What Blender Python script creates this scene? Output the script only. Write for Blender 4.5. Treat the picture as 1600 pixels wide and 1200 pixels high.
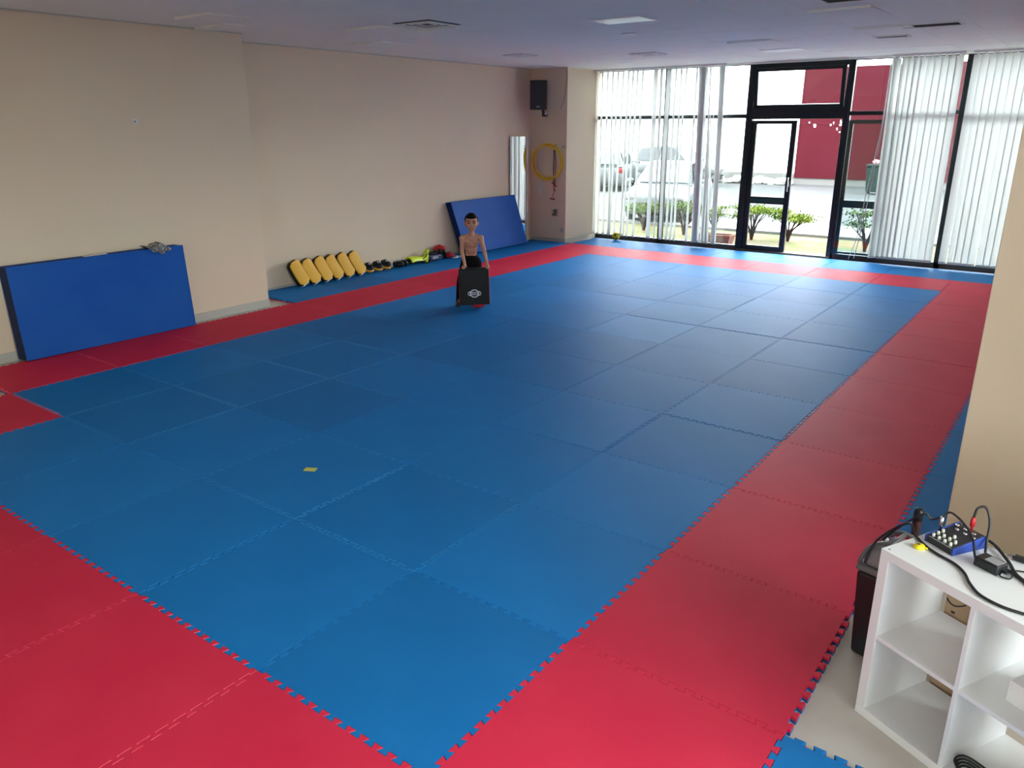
import bpy, bmesh, math, random
from math import sin, cos, pi, radians as rad
from mathutils import Vector, Matrix
random.seed(7)
for o in list(bpy.data.objects): bpy.data.objects.remove(o)
S = bpy.context.scene
COL = S.collection

# ------------------------------------------------------------------ camera
cam = bpy.data.cameras.new('camera'); camo = bpy.data.objects.new('camera', cam); COL.objects.link(camo)
cam.sensor_width = 36; cam.lens = 36 * 1208.5 / 1600
cam.clip_start = .05; cam.clip_end = 400
RR = ((0.80258888, 0.59652336, -0.00331091), (0.18560789, -0.25499212, -0.94896192), (-0.56692221, 0.76101176, -0.31537328))
M = Matrix(((RR[0][0], -RR[1][0], -RR[2][0], 1.6116), (RR[0][1], -RR[1][1], -RR[2][1], -1.6116),
            (RR[0][2], -RR[1][2], -RR[2][2], 2.2802), (0, 0, 0, 1)))
camo.matrix_world = M
S.camera = camo
def to_px(x, y, z):
    v = Vector((x - 1.6116, y + 1.6116, z - 2.2802))
    a, b, c = (Vector(r).dot(v) for r in RR)
    return (800 + 1208.5 * a / c, 600 + 1208.5 * b / c) if c > .05 else (1e5, 1e5)

# ------------------------------------------------------------------ world, light, exposure
SKY, REAR_SKY = 10.5, .50
W = bpy.data.worlds.new('overcast_sky'); S.world = W; W.use_nodes = True
nt = W.node_tree; nt.nodes.clear()
out = nt.nodes.new('ShaderNodeOutputWorld'); bg = nt.nodes.new('ShaderNodeBackground')
tc = nt.nodes.new('ShaderNodeTexCoord'); sp = nt.nodes.new('ShaderNodeSeparateXYZ'); rp = nt.nodes.new('ShaderNodeValToRGB')
nt.links.new(tc.outputs['Generated'], sp.inputs[0]); nt.links.new(sp.outputs['Z'], rp.inputs[0])
rp.color_ramp.elements[0].color = (.94, .97, 1, 1); rp.color_ramp.elements[1].color = (.88, .95, 1, 1)
rp.color_ramp.elements[1].position = 1
nt.links.new(rp.outputs[0], bg.inputs[0])
# sky strength shaped for the light: dimmed towards -y, +x, behind the camera
dt = nt.nodes.new('ShaderNodeVectorMath'); dt.operation = 'DOT_PRODUCT'; dt.inputs[1].default_value = (.62, -.72, .30)
nt.links.new(tc.outputs['Generated'], dt.inputs[0])
mrw = nt.nodes.new('ShaderNodeMapRange'); mrw.inputs['From Min'].default_value = -.1; mrw.inputs['From Max'].default_value = .9
mrw.inputs['To Min'].default_value = SKY; mrw.inputs['To Max'].default_value = SKY * REAR_SKY
nt.links.new(dt.outputs['Value'], mrw.inputs['Value']); nt.links.new(mrw.outputs[0], bg.inputs[1])
nt.links.new(bg.outputs[0], out.inputs[0])
def portal(loc, rot, sx, sy):
    l = bpy.data.lights.new('sky_portal', 'AREA'); l.shape = 'RECTANGLE'; l.size = sx; l.size_y = sy
    l.cycles.is_portal = True
    o = bpy.data.objects.new('sky_portal', l); COL.objects.link(o); o.location = loc; o.rotation_euler = rot
portal((-3, 13.5, 1.7), (rad(-90), 0, 0), 9.2, 3.5)
portal((3.45, -.15, 1.75), (0, rad(90), 0), 2.3, 3.7)
portal((1.95, -6.45, 1.75), (rad(90), 0, 0), 1.9, 2.3)
vs = S.view_settings
S.display_settings.display_device = 'sRGB'
vs.view_transform = 'Standard'; vs.look = 'None'; vs.exposure = 1.6; vs.gamma = 1.0; vs.use_curve_mapping = False

# ------------------------------------------------------------------ materials
def mat(name, col, rough=.6, metal=0, spec=.5, bump=None, var=0, mix=None, coat=0, sheen=0):
    """bump=(kind, scale, strength, distance); mix=(colour2, noise scale, lo, hi); var = value shift per object"""
    m = bpy.data.materials.new(name); m.use_nodes = True; n = m.node_tree; b = n.nodes['Principled BSDF']
    b.inputs['Roughness'].default_value = rough; b.inputs['Metallic'].default_value = metal
    b.inputs['Specular IOR Level'].default_value = spec
    b.inputs['Coat Weight'].default_value = coat; b.inputs['Coat Roughness'].default_value = .52 if spec == 0 else .06; b.inputs['Sheen Weight'].default_value = sheen
    b.inputs['Base Color'].default_value = (*col, 1)
    t = n.nodes.new('ShaderNodeTexCoord'); last = None
    if mix:
        nz = n.nodes.new('ShaderNodeTexNoise'); nz.inputs['Scale'].default_value = mix[1]; nz.inputs['Detail'].default_value = 5
        n.links.new(t.outputs['Object'], nz.inputs['Vector'])
        r = n.nodes.new('ShaderNodeValToRGB'); r.color_ramp.elements[0].position = mix[2]; r.color_ramp.elements[1].position = mix[3]
        r.color_ramp.elements[0].color = (*col, 1); r.color_ramp.elements[1].color = (*mix[0], 1)
        n.links.new(nz.outputs['Fac'], r.inputs[0]); last = r.outputs[0]
    if var:
        oi = n.nodes.new('ShaderNodeObjectInfo'); mr = n.nodes.new('ShaderNodeMapRange')
        mr.inputs['To Min'].default_value = 1 - var; mr.inputs['To Max'].default_value = 1 + var
        n.links.new(oi.outputs['Random'], mr.inputs['Value'])
        h = n.nodes.new('ShaderNodeHueSaturation'); n.links.new(mr.outputs[0], h.inputs['Value'])
        if last: n.links.new(last, h.inputs['Color'])
        else: h.inputs['Color'].default_value = (*col, 1)
        last = h.outputs[0]
    if last: n.links.new(last, b.inputs['Base Color'])
    if bump:
        kind, sc, st, di = bump
        if kind == 'noise':
            x = n.nodes.new('ShaderNodeTexNoise'); x.inputs['Detail'].default_value = 4; o_ = x.outputs['Fac']
        elif kind == 'wave':
            x = n.nodes.new('ShaderNodeTexWave'); x.inputs['Distortion'].default_value = .4; o_ = x.outputs['Fac']
        else:
            x = n.nodes.new('ShaderNodeTexVoronoi'); o_ = x.outputs['Distance']
        x.inputs['Scale'].default_value = sc; n.links.new(t.outputs['Object'], x.inputs['Vector'])
        bp = n.nodes.new('ShaderNodeBump'); bp.inputs['Strength'].default_value = st; bp.inputs['Distance'].default_value = di
        n.links.new(o_, bp.inputs['Height']); n.links.new(bp.outputs[0], b.inputs['Normal'])
    return m
def glass(name, tint=(.93, .96, .95), refl=.9):
    m = bpy.data.materials.new(name); m.use_nodes = True; n = m.node_tree; n.nodes.clear()
    o = n.nodes.new('ShaderNodeOutputMaterial'); tr = n.nodes.new('ShaderNodeBsdfTransparent'); g = n.nodes.new('ShaderNodeBsdfGlossy')
    tr.inputs[0].default_value = (*tint, 1); g.inputs['Roughness'].default_value = .02
    g.inputs[0].default_value = (refl, refl, refl, 1)
    f = n.nodes.new('ShaderNodeFresnel'); f.inputs[0].default_value = 1.45
    mx = n.nodes.new('ShaderNodeMixShader'); n.links.new(f.outputs[0], mx.inputs[0]); n.links.new(tr.outputs[0], mx.inputs[1]); n.links.new(g.outputs[0], mx.inputs[2])
    n.links.new(mx.outputs[0], o.inputs[0]); return m
def fabric_translucent(name, col, tl=.5):
    m = bpy.data.materials.new(name); m.use_nodes = True; n = m.node_tree; n.nodes.clear()
    o = n.nodes.new('ShaderNodeOutputMaterial'); d = n.nodes.new('ShaderNodeBsdfDiffuse'); t = n.nodes.new('ShaderNodeBsdfTranslucent')
    d.inputs[0].default_value = (*col, 1); t.inputs[0].default_value = (*col, 1)
    mx = n.nodes.new('ShaderNodeMixShader'); mx.inputs[0].default_value = tl
    n.links.new(d.outputs[0], mx.inputs[1]); n.links.new(t.outputs[0], mx.inputs[2]); n.links.new(mx.outputs[0], o.inputs[0]); return m

BLUE = mat('blue_foam', (.008, .165, .46), .6, spec=0, coat=.36, bump=('wave', 34, .10, .002), var=.10, mix=((.010, .180, .49), 2.2, .35, .7))
RED = mat('red_foam', (.60, .022, .062), .6, spec=0, coat=.36, bump=('wave', 34, .10, .002), var=.05, mix=((.64, .030, .070), 2.2, .35, .7))
WALL = mat('beige_paint', (.74, .62, .46), .75, spec=.3, bump=('noise', 60, .06, .003), mix=((.76, .64, .475), .6, .35, .7))
CEIL = mat('ceiling_board', (.86, .88, .80), .9, spec=.2, bump=('noise', 120, .12, .002))
FLOORM = mat('pale_laminate', (.54, .49, .43), .35, bump=('wave', 3, .05, .002), mix=((.62, .57, .51), 3, .35, .65))
SKIRT = mat('skirting_paint', (.50, .49, .43), .5)
DARK = mat('black_green_aluminium', (.006, .012, .015), .35, metal=.2)
GREEN = mat('dark_green_rail', (.008, .06, .04), .35, metal=.2)
GLASS = glass('window_glass')
GLASST = glass('door_glass', (.86, .90, .90))
SLAT = fabric_translucent('slat_fabric', (.60, .62, .60), .25)
WHITE = mat('white_melamine', (.80, .80, .80), .35, spec=.5)
WPL = mat('white_plastic', (.75, .75, .74), .4)
BLACK = mat('black_plastic', (.012, .012, .014), .38)
RUBBER = mat('black_rubber', (.014, .014, .015), .5)
LEATH = mat('black_leather', (.006, .006, .007), .5, spec=.25, bump=('noise', 90, .15, .002))
CHROME = mat('chrome', (.7, .7, .72), .18, metal=1)
STEEL = mat('brushed_steel', (.4, .4, .42), .35, metal=1)
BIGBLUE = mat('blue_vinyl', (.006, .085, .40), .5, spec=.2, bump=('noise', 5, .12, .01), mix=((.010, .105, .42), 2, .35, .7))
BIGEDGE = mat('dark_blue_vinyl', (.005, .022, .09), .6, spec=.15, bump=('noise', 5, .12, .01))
YEL = mat('yellow_leather', (.82, .45, .05), .5, spec=.25, bump=('noise', 14, .1, .003))
ORANGE = mat('orange_yellow_leather', (.70, .33, .03), .45)
LIME = mat('lime_vinyl', (.68, .85, .02), .4)
NAVY = mat('navy_vinyl', (.012, .022, .08), .45)
REDV = mat('red_vinyl', (.50, .012, .02), .4)
WHV = mat('white_vinyl', (.72, .74, .78), .45)
SKIN = mat('skin', (.50, .23, .145), .5, mix=((.53, .25, .16), 12, .4, .6))
HAIR = mat('black_hair', (.006, .005, .0045), .7, spec=.15, bump=('noise', 120, .5, .004))
CLOTH = mat('black_cloth', (.006, .006, .007), .9, spec=.1, bump=('noise', 30, .3, .004))
HOOP = mat('yellow_hoop_plastic', (.80, .55, .02), .35)
MIRROR = mat('mirror_silver', (.9, .9, .9), .02, metal=1)
CARD = mat('cardboard', (.42, .28, .17), .8)
MIXB = mat('mixer_blue', (.015, .045, .26), .4)
MIXT = mat('mixer_panel', (.03, .03, .035), .45)
CREAM = mat('cream_knob', (.72, .74, .62), .4)
YELP = mat('yellow_plastic', (.85, .66, .02), .35)
PAPER = mat('yellow_paper', (.62, .60, .12), .7)
WPAP = mat('white_paper', (.85, .85, .85), .7)
TOWEL = mat('grey_cloth', (.16, .16, .16), .9, bump=('noise', 40, .4, .004), mix=((.5, .5, .48), 26, .48, .55))
GREYB = mat('grey_bin_lid', (.13, .125, .13), .35)
BAG = mat('bin_bag', (.20, .18, .19), .3, bump=('noise', 14, .6, .01))
DREAD = mat('dark_red_grip', (.05, .012, .014), .5)
EXWALL = mat('exterior_white_render', (.78, .78, .76), .9, mix=((.72, .72, .70), .5, .4, .7))
MAROON = mat('maroon_sheet_metal', (.034, .0035, .0065), .8, spec=.05, mix=((.038, .0045, .008), .8, .4, .7))
ASPH = mat('asphalt', (.040, .042, .043), .9, spec=.1, mix=((.046, .046, .046), .7, .4, .65))
CONC = mat('concrete', (.085, .085, .08), .9)
SOIL = mat('sandy_soil', (.075, .055, .030), .95, spec=.1, mix=((.045, .055, .016), 3, .45, .6), bump=('noise', 20, .5, .02))
LEAF = mat('leaf_green', (.06, .10, .008), .7, spec=.1, mix=((.12, .15, .015), 8, .4, .6))
LEAF2 = mat('leaf_dark', (.03, .055, .008), .7, spec=.1, mix=((.05, .08, .012), 8, .4, .6))
BARK = mat('bark', (.03, .02, .016), .9, spec=.1)
TERRA = mat('terracotta', (.10, .030, .018), .8)
CARW = mat('car_pale_paint', (.050, .060, .065), .35, spec=.2, coat=.1)
CARS = mat('car_silver_paint', (.040, .046, .048), .35, spec=.2, coat=.1)
CARG = mat('car_grey_paint', (.028, .032, .034), .35, spec=.2, coat=.1)
CARGL = mat('car_glass', (.034, .048, .055), .1, spec=.3)
CARGD = mat('car_side_glass', (.015, .018, .02), .1, spec=.2)
TAIL = mat('red_lens', (.10, .006, .006), .4, spec=.1)
STONE = mat('rubble', (.38, .38, .35), .9, bump=('noise', 12, .6, .03))
BINGR = mat('green_bin_plastic', (.008, .018, .017), .7, spec=.1)
GRILLE = mat('grille_dark', (.02, .02, .022), .7)
HOUSE = mat('cream_door_frame', (.62, .60, .46), .5)
LIPS = mat('lips', (.30, .09, .07), .5)
EYEM = mat('eye_dark', (.02, .012, .01), .2)

# ------------------------------------------------------------------ mesh helpers
class MB:
    def __init__(s): s.v = []; s.f = []; s.m = []; s.sm = []
    def add(s, vs_, fs, mi=0, smooth=False, T=None):
        b = len(s.v)
        for v in vs_: s.v.append(tuple(T @ Vector(v)) if T else tuple(v))
        for f in fs: s.f.append([b + i for i in f]); s.m.append(mi); s.sm.append(smooth)
        return s
    def box(s, c, d, mi=0, T=None, rz=0):
        x, y, z = (q / 2 for q in d)
        vs_ = [(i * x, j * y, k * z) for k in (-1, 1) for j in (-1, 1) for i in (-1, 1)]
        A = Matrix.Translation(c) @ Matrix.Rotation(rz, 4, 'Z')
        if T: A = T @ A
        return s.add(vs_, [(0, 2, 3, 1), (4, 5, 7, 6), (0, 1, 5, 4), (2, 6, 7, 3), (0, 4, 6, 2), (1, 3, 7, 5)], mi, False, A)
    def b(s, x0, x1, y0, y1, z0, z1, mi=0, T=None):
        return s.box(((x0 + x1) / 2, (y0 + y1) / 2, (z0 + z1) / 2), (x1 - x0, y1 - y0, z1 - z0), mi, T)
    def tube(s, pts, r, n=8, mi=0, T=None, closed=False, cap=True):
        P = [Vector(p) for p in pts]; N = len(P); rr = r if isinstance(r, (list, tuple)) else [r] * N
        up = None; vs_ = []
        for i, p in enumerate(P):
            if closed: d = P[(i + 1) % N] - P[i - 1]
            else: d = P[min(i + 1, N - 1)] - P[max(i - 1, 0)]
            d.normalize()
            if up is None: up = d.orthogonal().normalized()
            up = (up - d * up.dot(d)); up = up.normalized() if up.length > 1e-6 else d.orthogonal().normalized()
            w = d.cross(up)
            for k in range(n):
                a = 2 * pi * k / n; vs_.append(p + (up * cos(a) + w * sin(a)) * rr[i])
        fs = []
        for i in range(N if closed else N - 1):
            j = (i + 1) % N
            for k in range(n): fs.append((i * n + k, i * n + (k + 1) % n, j * n + (k + 1) % n, j * n + k))
        if cap and not closed: fs += [tuple(range(n))[::-1], tuple((N - 1) * n + k for k in range(n))]
        return s.add(vs_, fs, mi, True, T)
    def lathe(s, prof, n=24, mi=0, T=None, smooth=True):
        vs_ = []; fs = []
        for r, z in prof:
            for k in range(n): a = 2 * pi * k / n; vs_.append((r * cos(a), r * sin(a), z))
        for i in range(len(prof) - 1):
            for k in range(n): fs.append((i * n + k, i * n + (k + 1) % n, (i + 1) * n + (k + 1) % n, (i + 1) * n + k))
        if prof[0][0] > 1e-4: fs.append(tuple(range(n))[::-1])
        if prof[-1][0] > 1e-4: fs.append(tuple((len(prof) - 1) * n + k for k in range(n)))
        return s.add(vs_, fs, mi, smooth, T)
    def prism(s, poly, z0, z1, mi=0, T=None, smooth=False):
        n = len(poly); vs_ = [(x, y, z0) for x, y in poly] + [(x, y, z1) for x, y in poly]
        fs = [tuple(range(n))[::-1], tuple(range(n, 2 * n))] + [(i, (i + 1) % n, n + (i + 1) % n, n + i) for i in range(n)]
        return s.add(vs_, fs, mi, smooth, T)
    def ell(s, c, r, n=16, m=10, mi=0, T=None, rot=None):
        vs_ = []; fs = []
        A = Matrix.Translation(c) @ (rot.to_4x4() if rot else Matrix.Identity(4))
        if T: A = T @ A
        for i in range(m + 1):
            t = pi * i / m
            for k in range(n): a = 2 * pi * k / n; vs_.append((r[0] * sin(t) * cos(a), r[1] * sin(t) * sin(a), -r[2] * cos(t)))
        for i in range(m):
            for k in range(n): fs.append((i * n + k, i * n + (k + 1) % n, (i + 1) * n + (k + 1) % n, (i + 1) * n + k))
        return s.add(vs_, fs, mi, True, A)
    def cap(s, a, b, ra, rb, mi=0, n=14):
        """tapered capsule from a to b"""
        a = Vector(a); b = Vector(b); d = (b - a); L = d.length; q = d.to_track_quat('Z', 'Y').to_matrix().to_4x4()
        prof = [(ra * sin(t), -ra * cos(t)) for t in [pi / 2 * i / 4 for i in range(5)]] + [(rb * cos(t), L + rb * sin(t)) for t in [pi / 2 * i / 4 for i in range(5)]]
        return s.lathe(prof, n, mi, Matrix.Translation(a) @ q)
    def mesh(s, name, mats):
        me = bpy.data.meshes.new(name); me.from_pydata([tuple(v) for v in s.v], [], s.f)
        for m_ in (mats if isinstance(mats, (list, tuple)) else [mats]): me.materials.append(m_)
        me.polygons.foreach_set('material_index', s.m); me.polygons.foreach_set('use_smooth', s.sm)
        bm = bmesh.new(); bm.from_mesh(me); bmesh.ops.remove_doubles(bm, verts=bm.verts, dist=1e-6)
        bmesh.ops.recalc_face_normals(bm, faces=bm.faces); bm.to_mesh(me); bm.free(); return me
    def obj(s, name, mats, parent=None, bevel=0, seg=2, loc=None, rz=None):
        o = bpy.data.objects.new(name, s.mesh(name, mats)); COL.objects.link(o)
        if parent: o.parent = parent
        if bevel: bv(o, bevel, seg)
        if loc: o.location = loc
        if rz is not None: o.rotation_euler.z = rz
        return o
def bv(o, w, seg=2):
    m = o.modifiers.new('bevel', 'BEVEL'); m.width = w; m.segments = seg; m.limit_method = 'ANGLE'; m.angle_limit = rad(40)
def tag(o, label, cat, group=None, kind=None):
    o['label'] = label; o['category'] = cat
    if group: o['group'] = group
    if kind: o['kind'] = kind
    return o
def struct(o): o['kind'] = 'structure'; return o
def empty(name, loc=(0, 0, 0), rz=0, rot=None):
    o = bpy.data.objects.new(name, None); COL.objects.link(o); o.location = loc; o.rotation_euler = rot or (0, 0, rz); o.empty_display_size = .05; return o
def copy_tree(o, parent=None):
    c = o.copy(); COL.objects.link(c); c.parent = parent
    for ch in list(o.children): copy_tree(ch, c)
    return c
def smooth_curve(pts, n=6):
    P = [Vector(p) for p in pts]; P = [P[0] * 2 - P[1]] + P + [P[-1] * 2 - P[-2]]; o = []
    for i in range(1, len(P) - 2):
        for k in range(n):
            t = k / n; a, b, c, d = P[i - 1:i + 3]
            o.append(.5 * ((2 * b) + (c - a) * t + (2 * a - 5 * b + 4 * c - d) * t * t + (3 * b - a - 3 * c + d) * t ** 3))
    return o + [P[-2]]

# ------------------------------------------------------------------ room shell
FZ, CZ = -.03, 3.38
YW = 13.25
struct(MB().b(-8.3, 4.8, -6.2, 13.35, -.25, FZ).obj('floor', FLOORM))
# ceiling: board tiles of .6 m, a few hanging slightly crooked
cb = MB(); xs = [-8.3 + .6 * i for i in range(23)]; ys = [-6.2 + .6 * j for j in range(34)]
crooked = {(3, 16), (2, 17), (2, 21), (12, 22), (9, 26), (4, 19), (3, 13), (5, 20), (12, 25)}
for i in range(22):
    for j in range(33):
        x0, x1, y0, y1 = xs[i] + .0015, xs[i + 1] - .0015, ys[j] + .0015, min(ys[j + 1], 13.6) - .0015
        if j > 32: continue
        r = random.Random(i * 99 + j)
        h = [r.uniform(-.0012, .0012) for _ in range(4)]
        if (i, j) in crooked: h[0] -= .028; h[1] -= .022
        cb.add([(x0, y0, CZ + h[0]), (x1, y0, CZ + h[1]), (x1, y1, CZ + h[2]), (x0, y1, CZ + h[3])] + [(x0, y0, CZ + .03), (x1, y0, CZ + .03), (x1, y1, CZ + .03), (x0, y1, CZ + .03)],
               [(0, 1, 2, 3), (0, 4, 5, 1), (1, 5, 6, 2), (2, 6, 7, 3), (3, 7, 4, 0)])
cb.b(-8.4, 5, -6.3, 13.7, CZ + .03, CZ + .2)
struct(cb.obj('ceiling', CEIL))
struct(MB().b(-8.3, -8.02, 4.7, 13.35, -.25, CZ + .01).obj('wall_left', WALL))
struct(MB().b(-8.3, -7.2, -6.2, 4.7, -.25, CZ + .01).obj('wall_left_projecting', WALL, bevel=.004))
struct(MB().b(-8.02, -7.15, 12.0, 13.35, -.25, CZ + .01).obj('wall_corner_pillar', WALL, bevel=.004))
struct(MB().b(1.245, 4.8, 3.0, 13.35, -.25, CZ + .01).obj('wall_right', WALL, bevel=.004))
wk = MB(); wk.b(-8.3, 1.0, -6.4, -6.2, -.25, CZ + .01); wk.b(2.9, 3.4, -6.4, -6.2, -.25, CZ + .01)
wk.b(1.0, 2.9, -6.4, -6.2, -.25, .6); wk.b(1.0, 2.9, -6.4, -6.2, 2.9, CZ + .01)
struct(wk.obj('wall_back', WALL))
wf = MB()
for x in (1.03, 2.87): wf.b(x - .03, x + .03, -6.33, -6.27, .6, 2.9)
wf.b(1.0, 2.9, -6.33, -6.27, .6, .66); wf.b(1.0, 2.9, -6.33, -6.27, 2.84, 2.9)
w6 = struct(wf.obj('window_rear_fill', DARK)); MB().b(1.03, 2.87, -6.303, -6.297, .66, 2.84).obj('pane', GLASS, w6)  # unseen window added behind the camera to light the right wall and pillar
struct(MB().b(-30, 3.4, -6.4, 13.4, 3.8, 15).obj('sky_blocker', EXWALL))  # unseen block added above the room to keep sky light off the street
S.cycles.diffuse_bounces = 8; S.cycles.max_bounces = 16; S.cycles.transparent_max_bounces = 16
wr = MB()
wr.b(3.2, 3.4, -6.2, -2.0, -.25, CZ + .01); wr.b(3.2, 3.4, 1.7, 3.0, -.25, CZ + .01)
wr.b(3.2, 3.4, -2.0, 1.7, -.25, .6); wr.b(3.2, 3.4, -2.0, 1.7, 2.9, CZ + .01)
struct(wr.obj('wall_side', WALL))
wf = MB()
for y in (-2.0, -.15, 1.7): wf.b(3.26, 3.32, y - .03, y + .03, .6, 2.9)
wf.b(3.26, 3.32, -2.0, 1.7, .6, .66); wf.b(3.26, 3.32, -2.0, 1.7, 2.84, 2.9)
w5 = struct(wf.obj('window_5', DARK)); MB().b(3.287, 3.293, -1.97, 1.67, .66, 2.84).obj('pane', GLASS, w5)
# skirting
struct(MB().b(-7.2, -7.186, -6.2, 4.7, FZ, .075).obj('baseboard_left', SKIRT, bevel=.003))
struct(MB().b(-8.02, -8.006, 4.7, 11.2, FZ, .03).obj('baseboard_far_left', SKIRT, bevel=.003))
pb = MB(); pb.b(-8.0, -7.136, 11.986, 12.0, FZ, .075); pb.b(-7.15, -7.136, 11.986, 13.2, FZ, .075)
struct(pb.obj('baseboard_pillar', SKIRT, bevel=.003))
struct(MB().b(1.26, 3.2, 2.986, 3.0, FZ, .05).obj('baseboard_right', SKIRT, bevel=.003))
# thin trims under the ceiling
struct(MB().b(-7.15, 1.245, 13.16, 13.24, CZ - .035, CZ).obj('trim_1', CEIL))
struct(MB().b(-8.02, -8.005, 4.7, 12.0, CZ - .015, CZ).obj('trim_2', SKIRT))
struct(MB().b(-7.2, -7.187, -6.2, 4.7, CZ - .015, CZ).obj('trim_3', SKIRT))

# ------------------------------------------------------------------ window wall
def frame(name, x0, x1, panes, bars=(), glassm=GLASS, left=.05, right=.05):
    m = MB(); m.b(x0, x0 + left, 13.21, 13.29, FZ, CZ); m.b(x1 - right, x1, 13.21, 13.29, FZ, CZ)
    m.b(x0, x1, 13.21, 13.29, FZ, .07); m.b(x0, x1, 13.21, 13.29, CZ - .045, CZ)
    for z0, z1 in bars: m.b(x0, x1, 13.215, 13.285, z0, z1)
    o = struct(m.obj(name, DARK, bevel=.003))
    for z0, z1 in panes: MB().b(x0 + left - .01, x1 - right + .01, 13.247, 13.253, z0 - .01, z1 + .01).obj('pane', glassm, o)
    return o
frame('window_1', -7.36, -5.61, [(.07, 2.42), (2.49, CZ - .045)], [(2.42, 2.49)], left=.09)
frame('window_2', -5.61, -3.93, [(.07, 2.42), (2.49, CZ - .045)], [(2.42, 2.49)])
frame('window_3', -2.17, -.43, [(.07, 2.45), (2.52, CZ - .045)], [(2.45, 2.52)], left=.03)
frame('window_4', -.43, 1.245, [(.07, 2.42), (2.49, CZ - .045)], [(2.42, 2.49)])
# door unit
dm = MB(); dm.b(-3.93, -3.85, 13.19, 13.31, FZ, CZ); dm.b(-2.25, -2.17, 13.19, 13.31, FZ, CZ)
dm.b(-3.85, -2.25, 13.19, 13.31, 3.27, CZ); dm.b(-3.85, -2.25, 13.19, 13.31, 2.40, 2.60)
d1 = struct(dm.obj('door_1', DARK, bevel=.004))
struct(MB().b(-3.93, -2.17, 13.16, 13.42, FZ, .012).obj('trim_4', CONC))
# hopper window tilted inwards at its top
hp = MB(); hp.b(-3.84, -2.26, -.03, .03, 0, .055); hp.b(-3.84, -2.26, -.03, .03, .62, .675); hp.b(-3.84, -3.775, -.03, .03, 0, .675); hp.b(-2.325, -2.26, -.03, .03, 0, .675)
ho = hp.obj('hopper_frame', DARK, d1, bevel=.003); ho.location = (0, 13.21, 2.595); ho.rotation_euler.x = rad(7)
MB().b(-3.79, -2.31, -.003, .003, .05, .63).obj('pane', GLASS, ho)
def leaf(W_):
    m = MB(); m.b(0, .095, -.025, .025, 0, 2.36); m.b(W_ - .095, W_, -.025, .025, 0, 2.36)
    m.b(.095, W_ - .095, -.025, .025, 0, .085); m.b(.095, W_ - .095, -.025, .025, 2.30, 2.36); m.b(.095, W_ - .095, -.025, .025, .87, 1.0)
    return m
l1 = leaf(.83).obj('door_leaf', DARK, d1, bevel=.003); l1.location = (-3.86, 13.25, .015)
MB().b(.09, .74, -.003, .003, .08, .88).obj('pane', GLASS, l1); MB().b(.09, .74, -.003, .003, .99, 2.31).obj('pane', GLASS, l1)
MB().b(.10, .73, -.032, -.025, .90, .97).obj('crossbar_strip', GREEN, l1)
hd = MB(); hd.tube([(.79, -.03, 1.12), (.79, -.075, 1.12), (.79, -.075, 1.36), (.79, -.03, 1.36)], .011, 8); hd.b(.77, .81, -.03, -.025, 1.2, 1.3)
hd.obj('handle', STEEL, l1)
l2 = leaf(.83).obj('door_leaf', DARK, d1, bevel=.003); l2.location = (-2.19, 13.36, .015); l2.rotation_euler.z = rad(1)
MB().b(.09, .74, -.003, .003, .08, .88).obj('pane', GLASST, l2); MB().b(.09, .74, -.003, .003, .99, 2.31).obj('pane', GLASST, l2)

# ------------------------------------------------------------------ vertical blinds
CTR = (1.6116, -1.6116)
def slat(x, y, ang0, ang1, w=.116, x1=None, sway=0, seed=0, wtop=None):
    """hanging fabric slat: turned ang0 at its top, ang1 at its foot"""
    r = random.Random(seed); m = MB(); n = 4; H = 14; vs_ = []; fs = []
    ztop, zbot = CZ - .06, .075; xe = x if x1 is None else x1
    for i in range(H + 1):
        t = i / H; z = ztop + (zbot - ztop) * t
        a = ang0 + (ang1 - ang0) * t ** 1.6; cx = x + (xe - x) * t + sway * sin(t * pi) ; ww = w
        for k in range(n + 1):
            u = (k / n - .5) * ww; b_ = .005 * (1 - (2 * k / n - 1) ** 2)
            vs_.append((cx + u * cos(a) - b_ * sin(a), y + u * sin(a) + b_ * cos(a), z))
    for i in range(H):
        for k in range(n): q = i * (n + 1) + k; fs.append((q, q + 1, q + n + 2, q + n + 1))
    m.add(vs_, fs, 0, True)
    # bottom weight, hanger
    c, s_ = cos(ang1), sin(ang1); T = Matrix.Translation((xe, y, zbot + .02)) @ Matrix.Rotation(ang1, 4, 'Z')
    m.box((0, .006, 0), (w * .96, .004, .035), 0, T)
    T = Matrix.Translation((x, y, ztop + .012)) @ Matrix.Rotation(ang0, 4, 'Z'); m.box((0, 0, 0), (.03, .004, .03), 1, T)
    return m
def view_ang(x, y): return math.atan2(y - CTR[1], x - CTR[0])
def blind(x0, x1, label, slats, yb=13.07):
    root = tag(empty('vertical_blind', ((x0 + x1) / 2, yb, CZ)), label, 'blind', 'vertical fabric blinds along the window wall')
    inv = Matrix.Translation(-root.location)
    hr = MB().b(x0, x1, yb - .02, yb + .02, CZ - .035, CZ - .002, T=inv).obj('headrail', WPL, root, bevel=.003)
    for k, (sx, kw) in enumerate(slats):
        m = slat(sx, yb, seed=k, **kw); m.v = [tuple(inv @ Vector(v)) for v in m.v]
        m.obj('slat', [SLAT, WPL], root)
    return root
sl = []
R0 = random.Random(3)
for k, x in enumerate([-7.22, -7.118, -6.995, -6.874, -6.754, -6.634, -6.516, -6.399, -6.297, -6.196, -6.081]):
    a = view_ang(x, 13.07); sl.append((x, dict(ang0=a + rad(20), ang1=a + rad([30, 34, 26, 30, 32, 20, 24, 22, 25, 24, 26][k]), x1=x + R0.uniform(-.03, .03) - (.01 * k if k > 4 else 0))))
sl.append((-5.80, dict(w=.127, ang0=view_ang(-5.8, 13.07) + rad(42), ang1=view_ang(-5.8, 13.07) + rad(40))))
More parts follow.
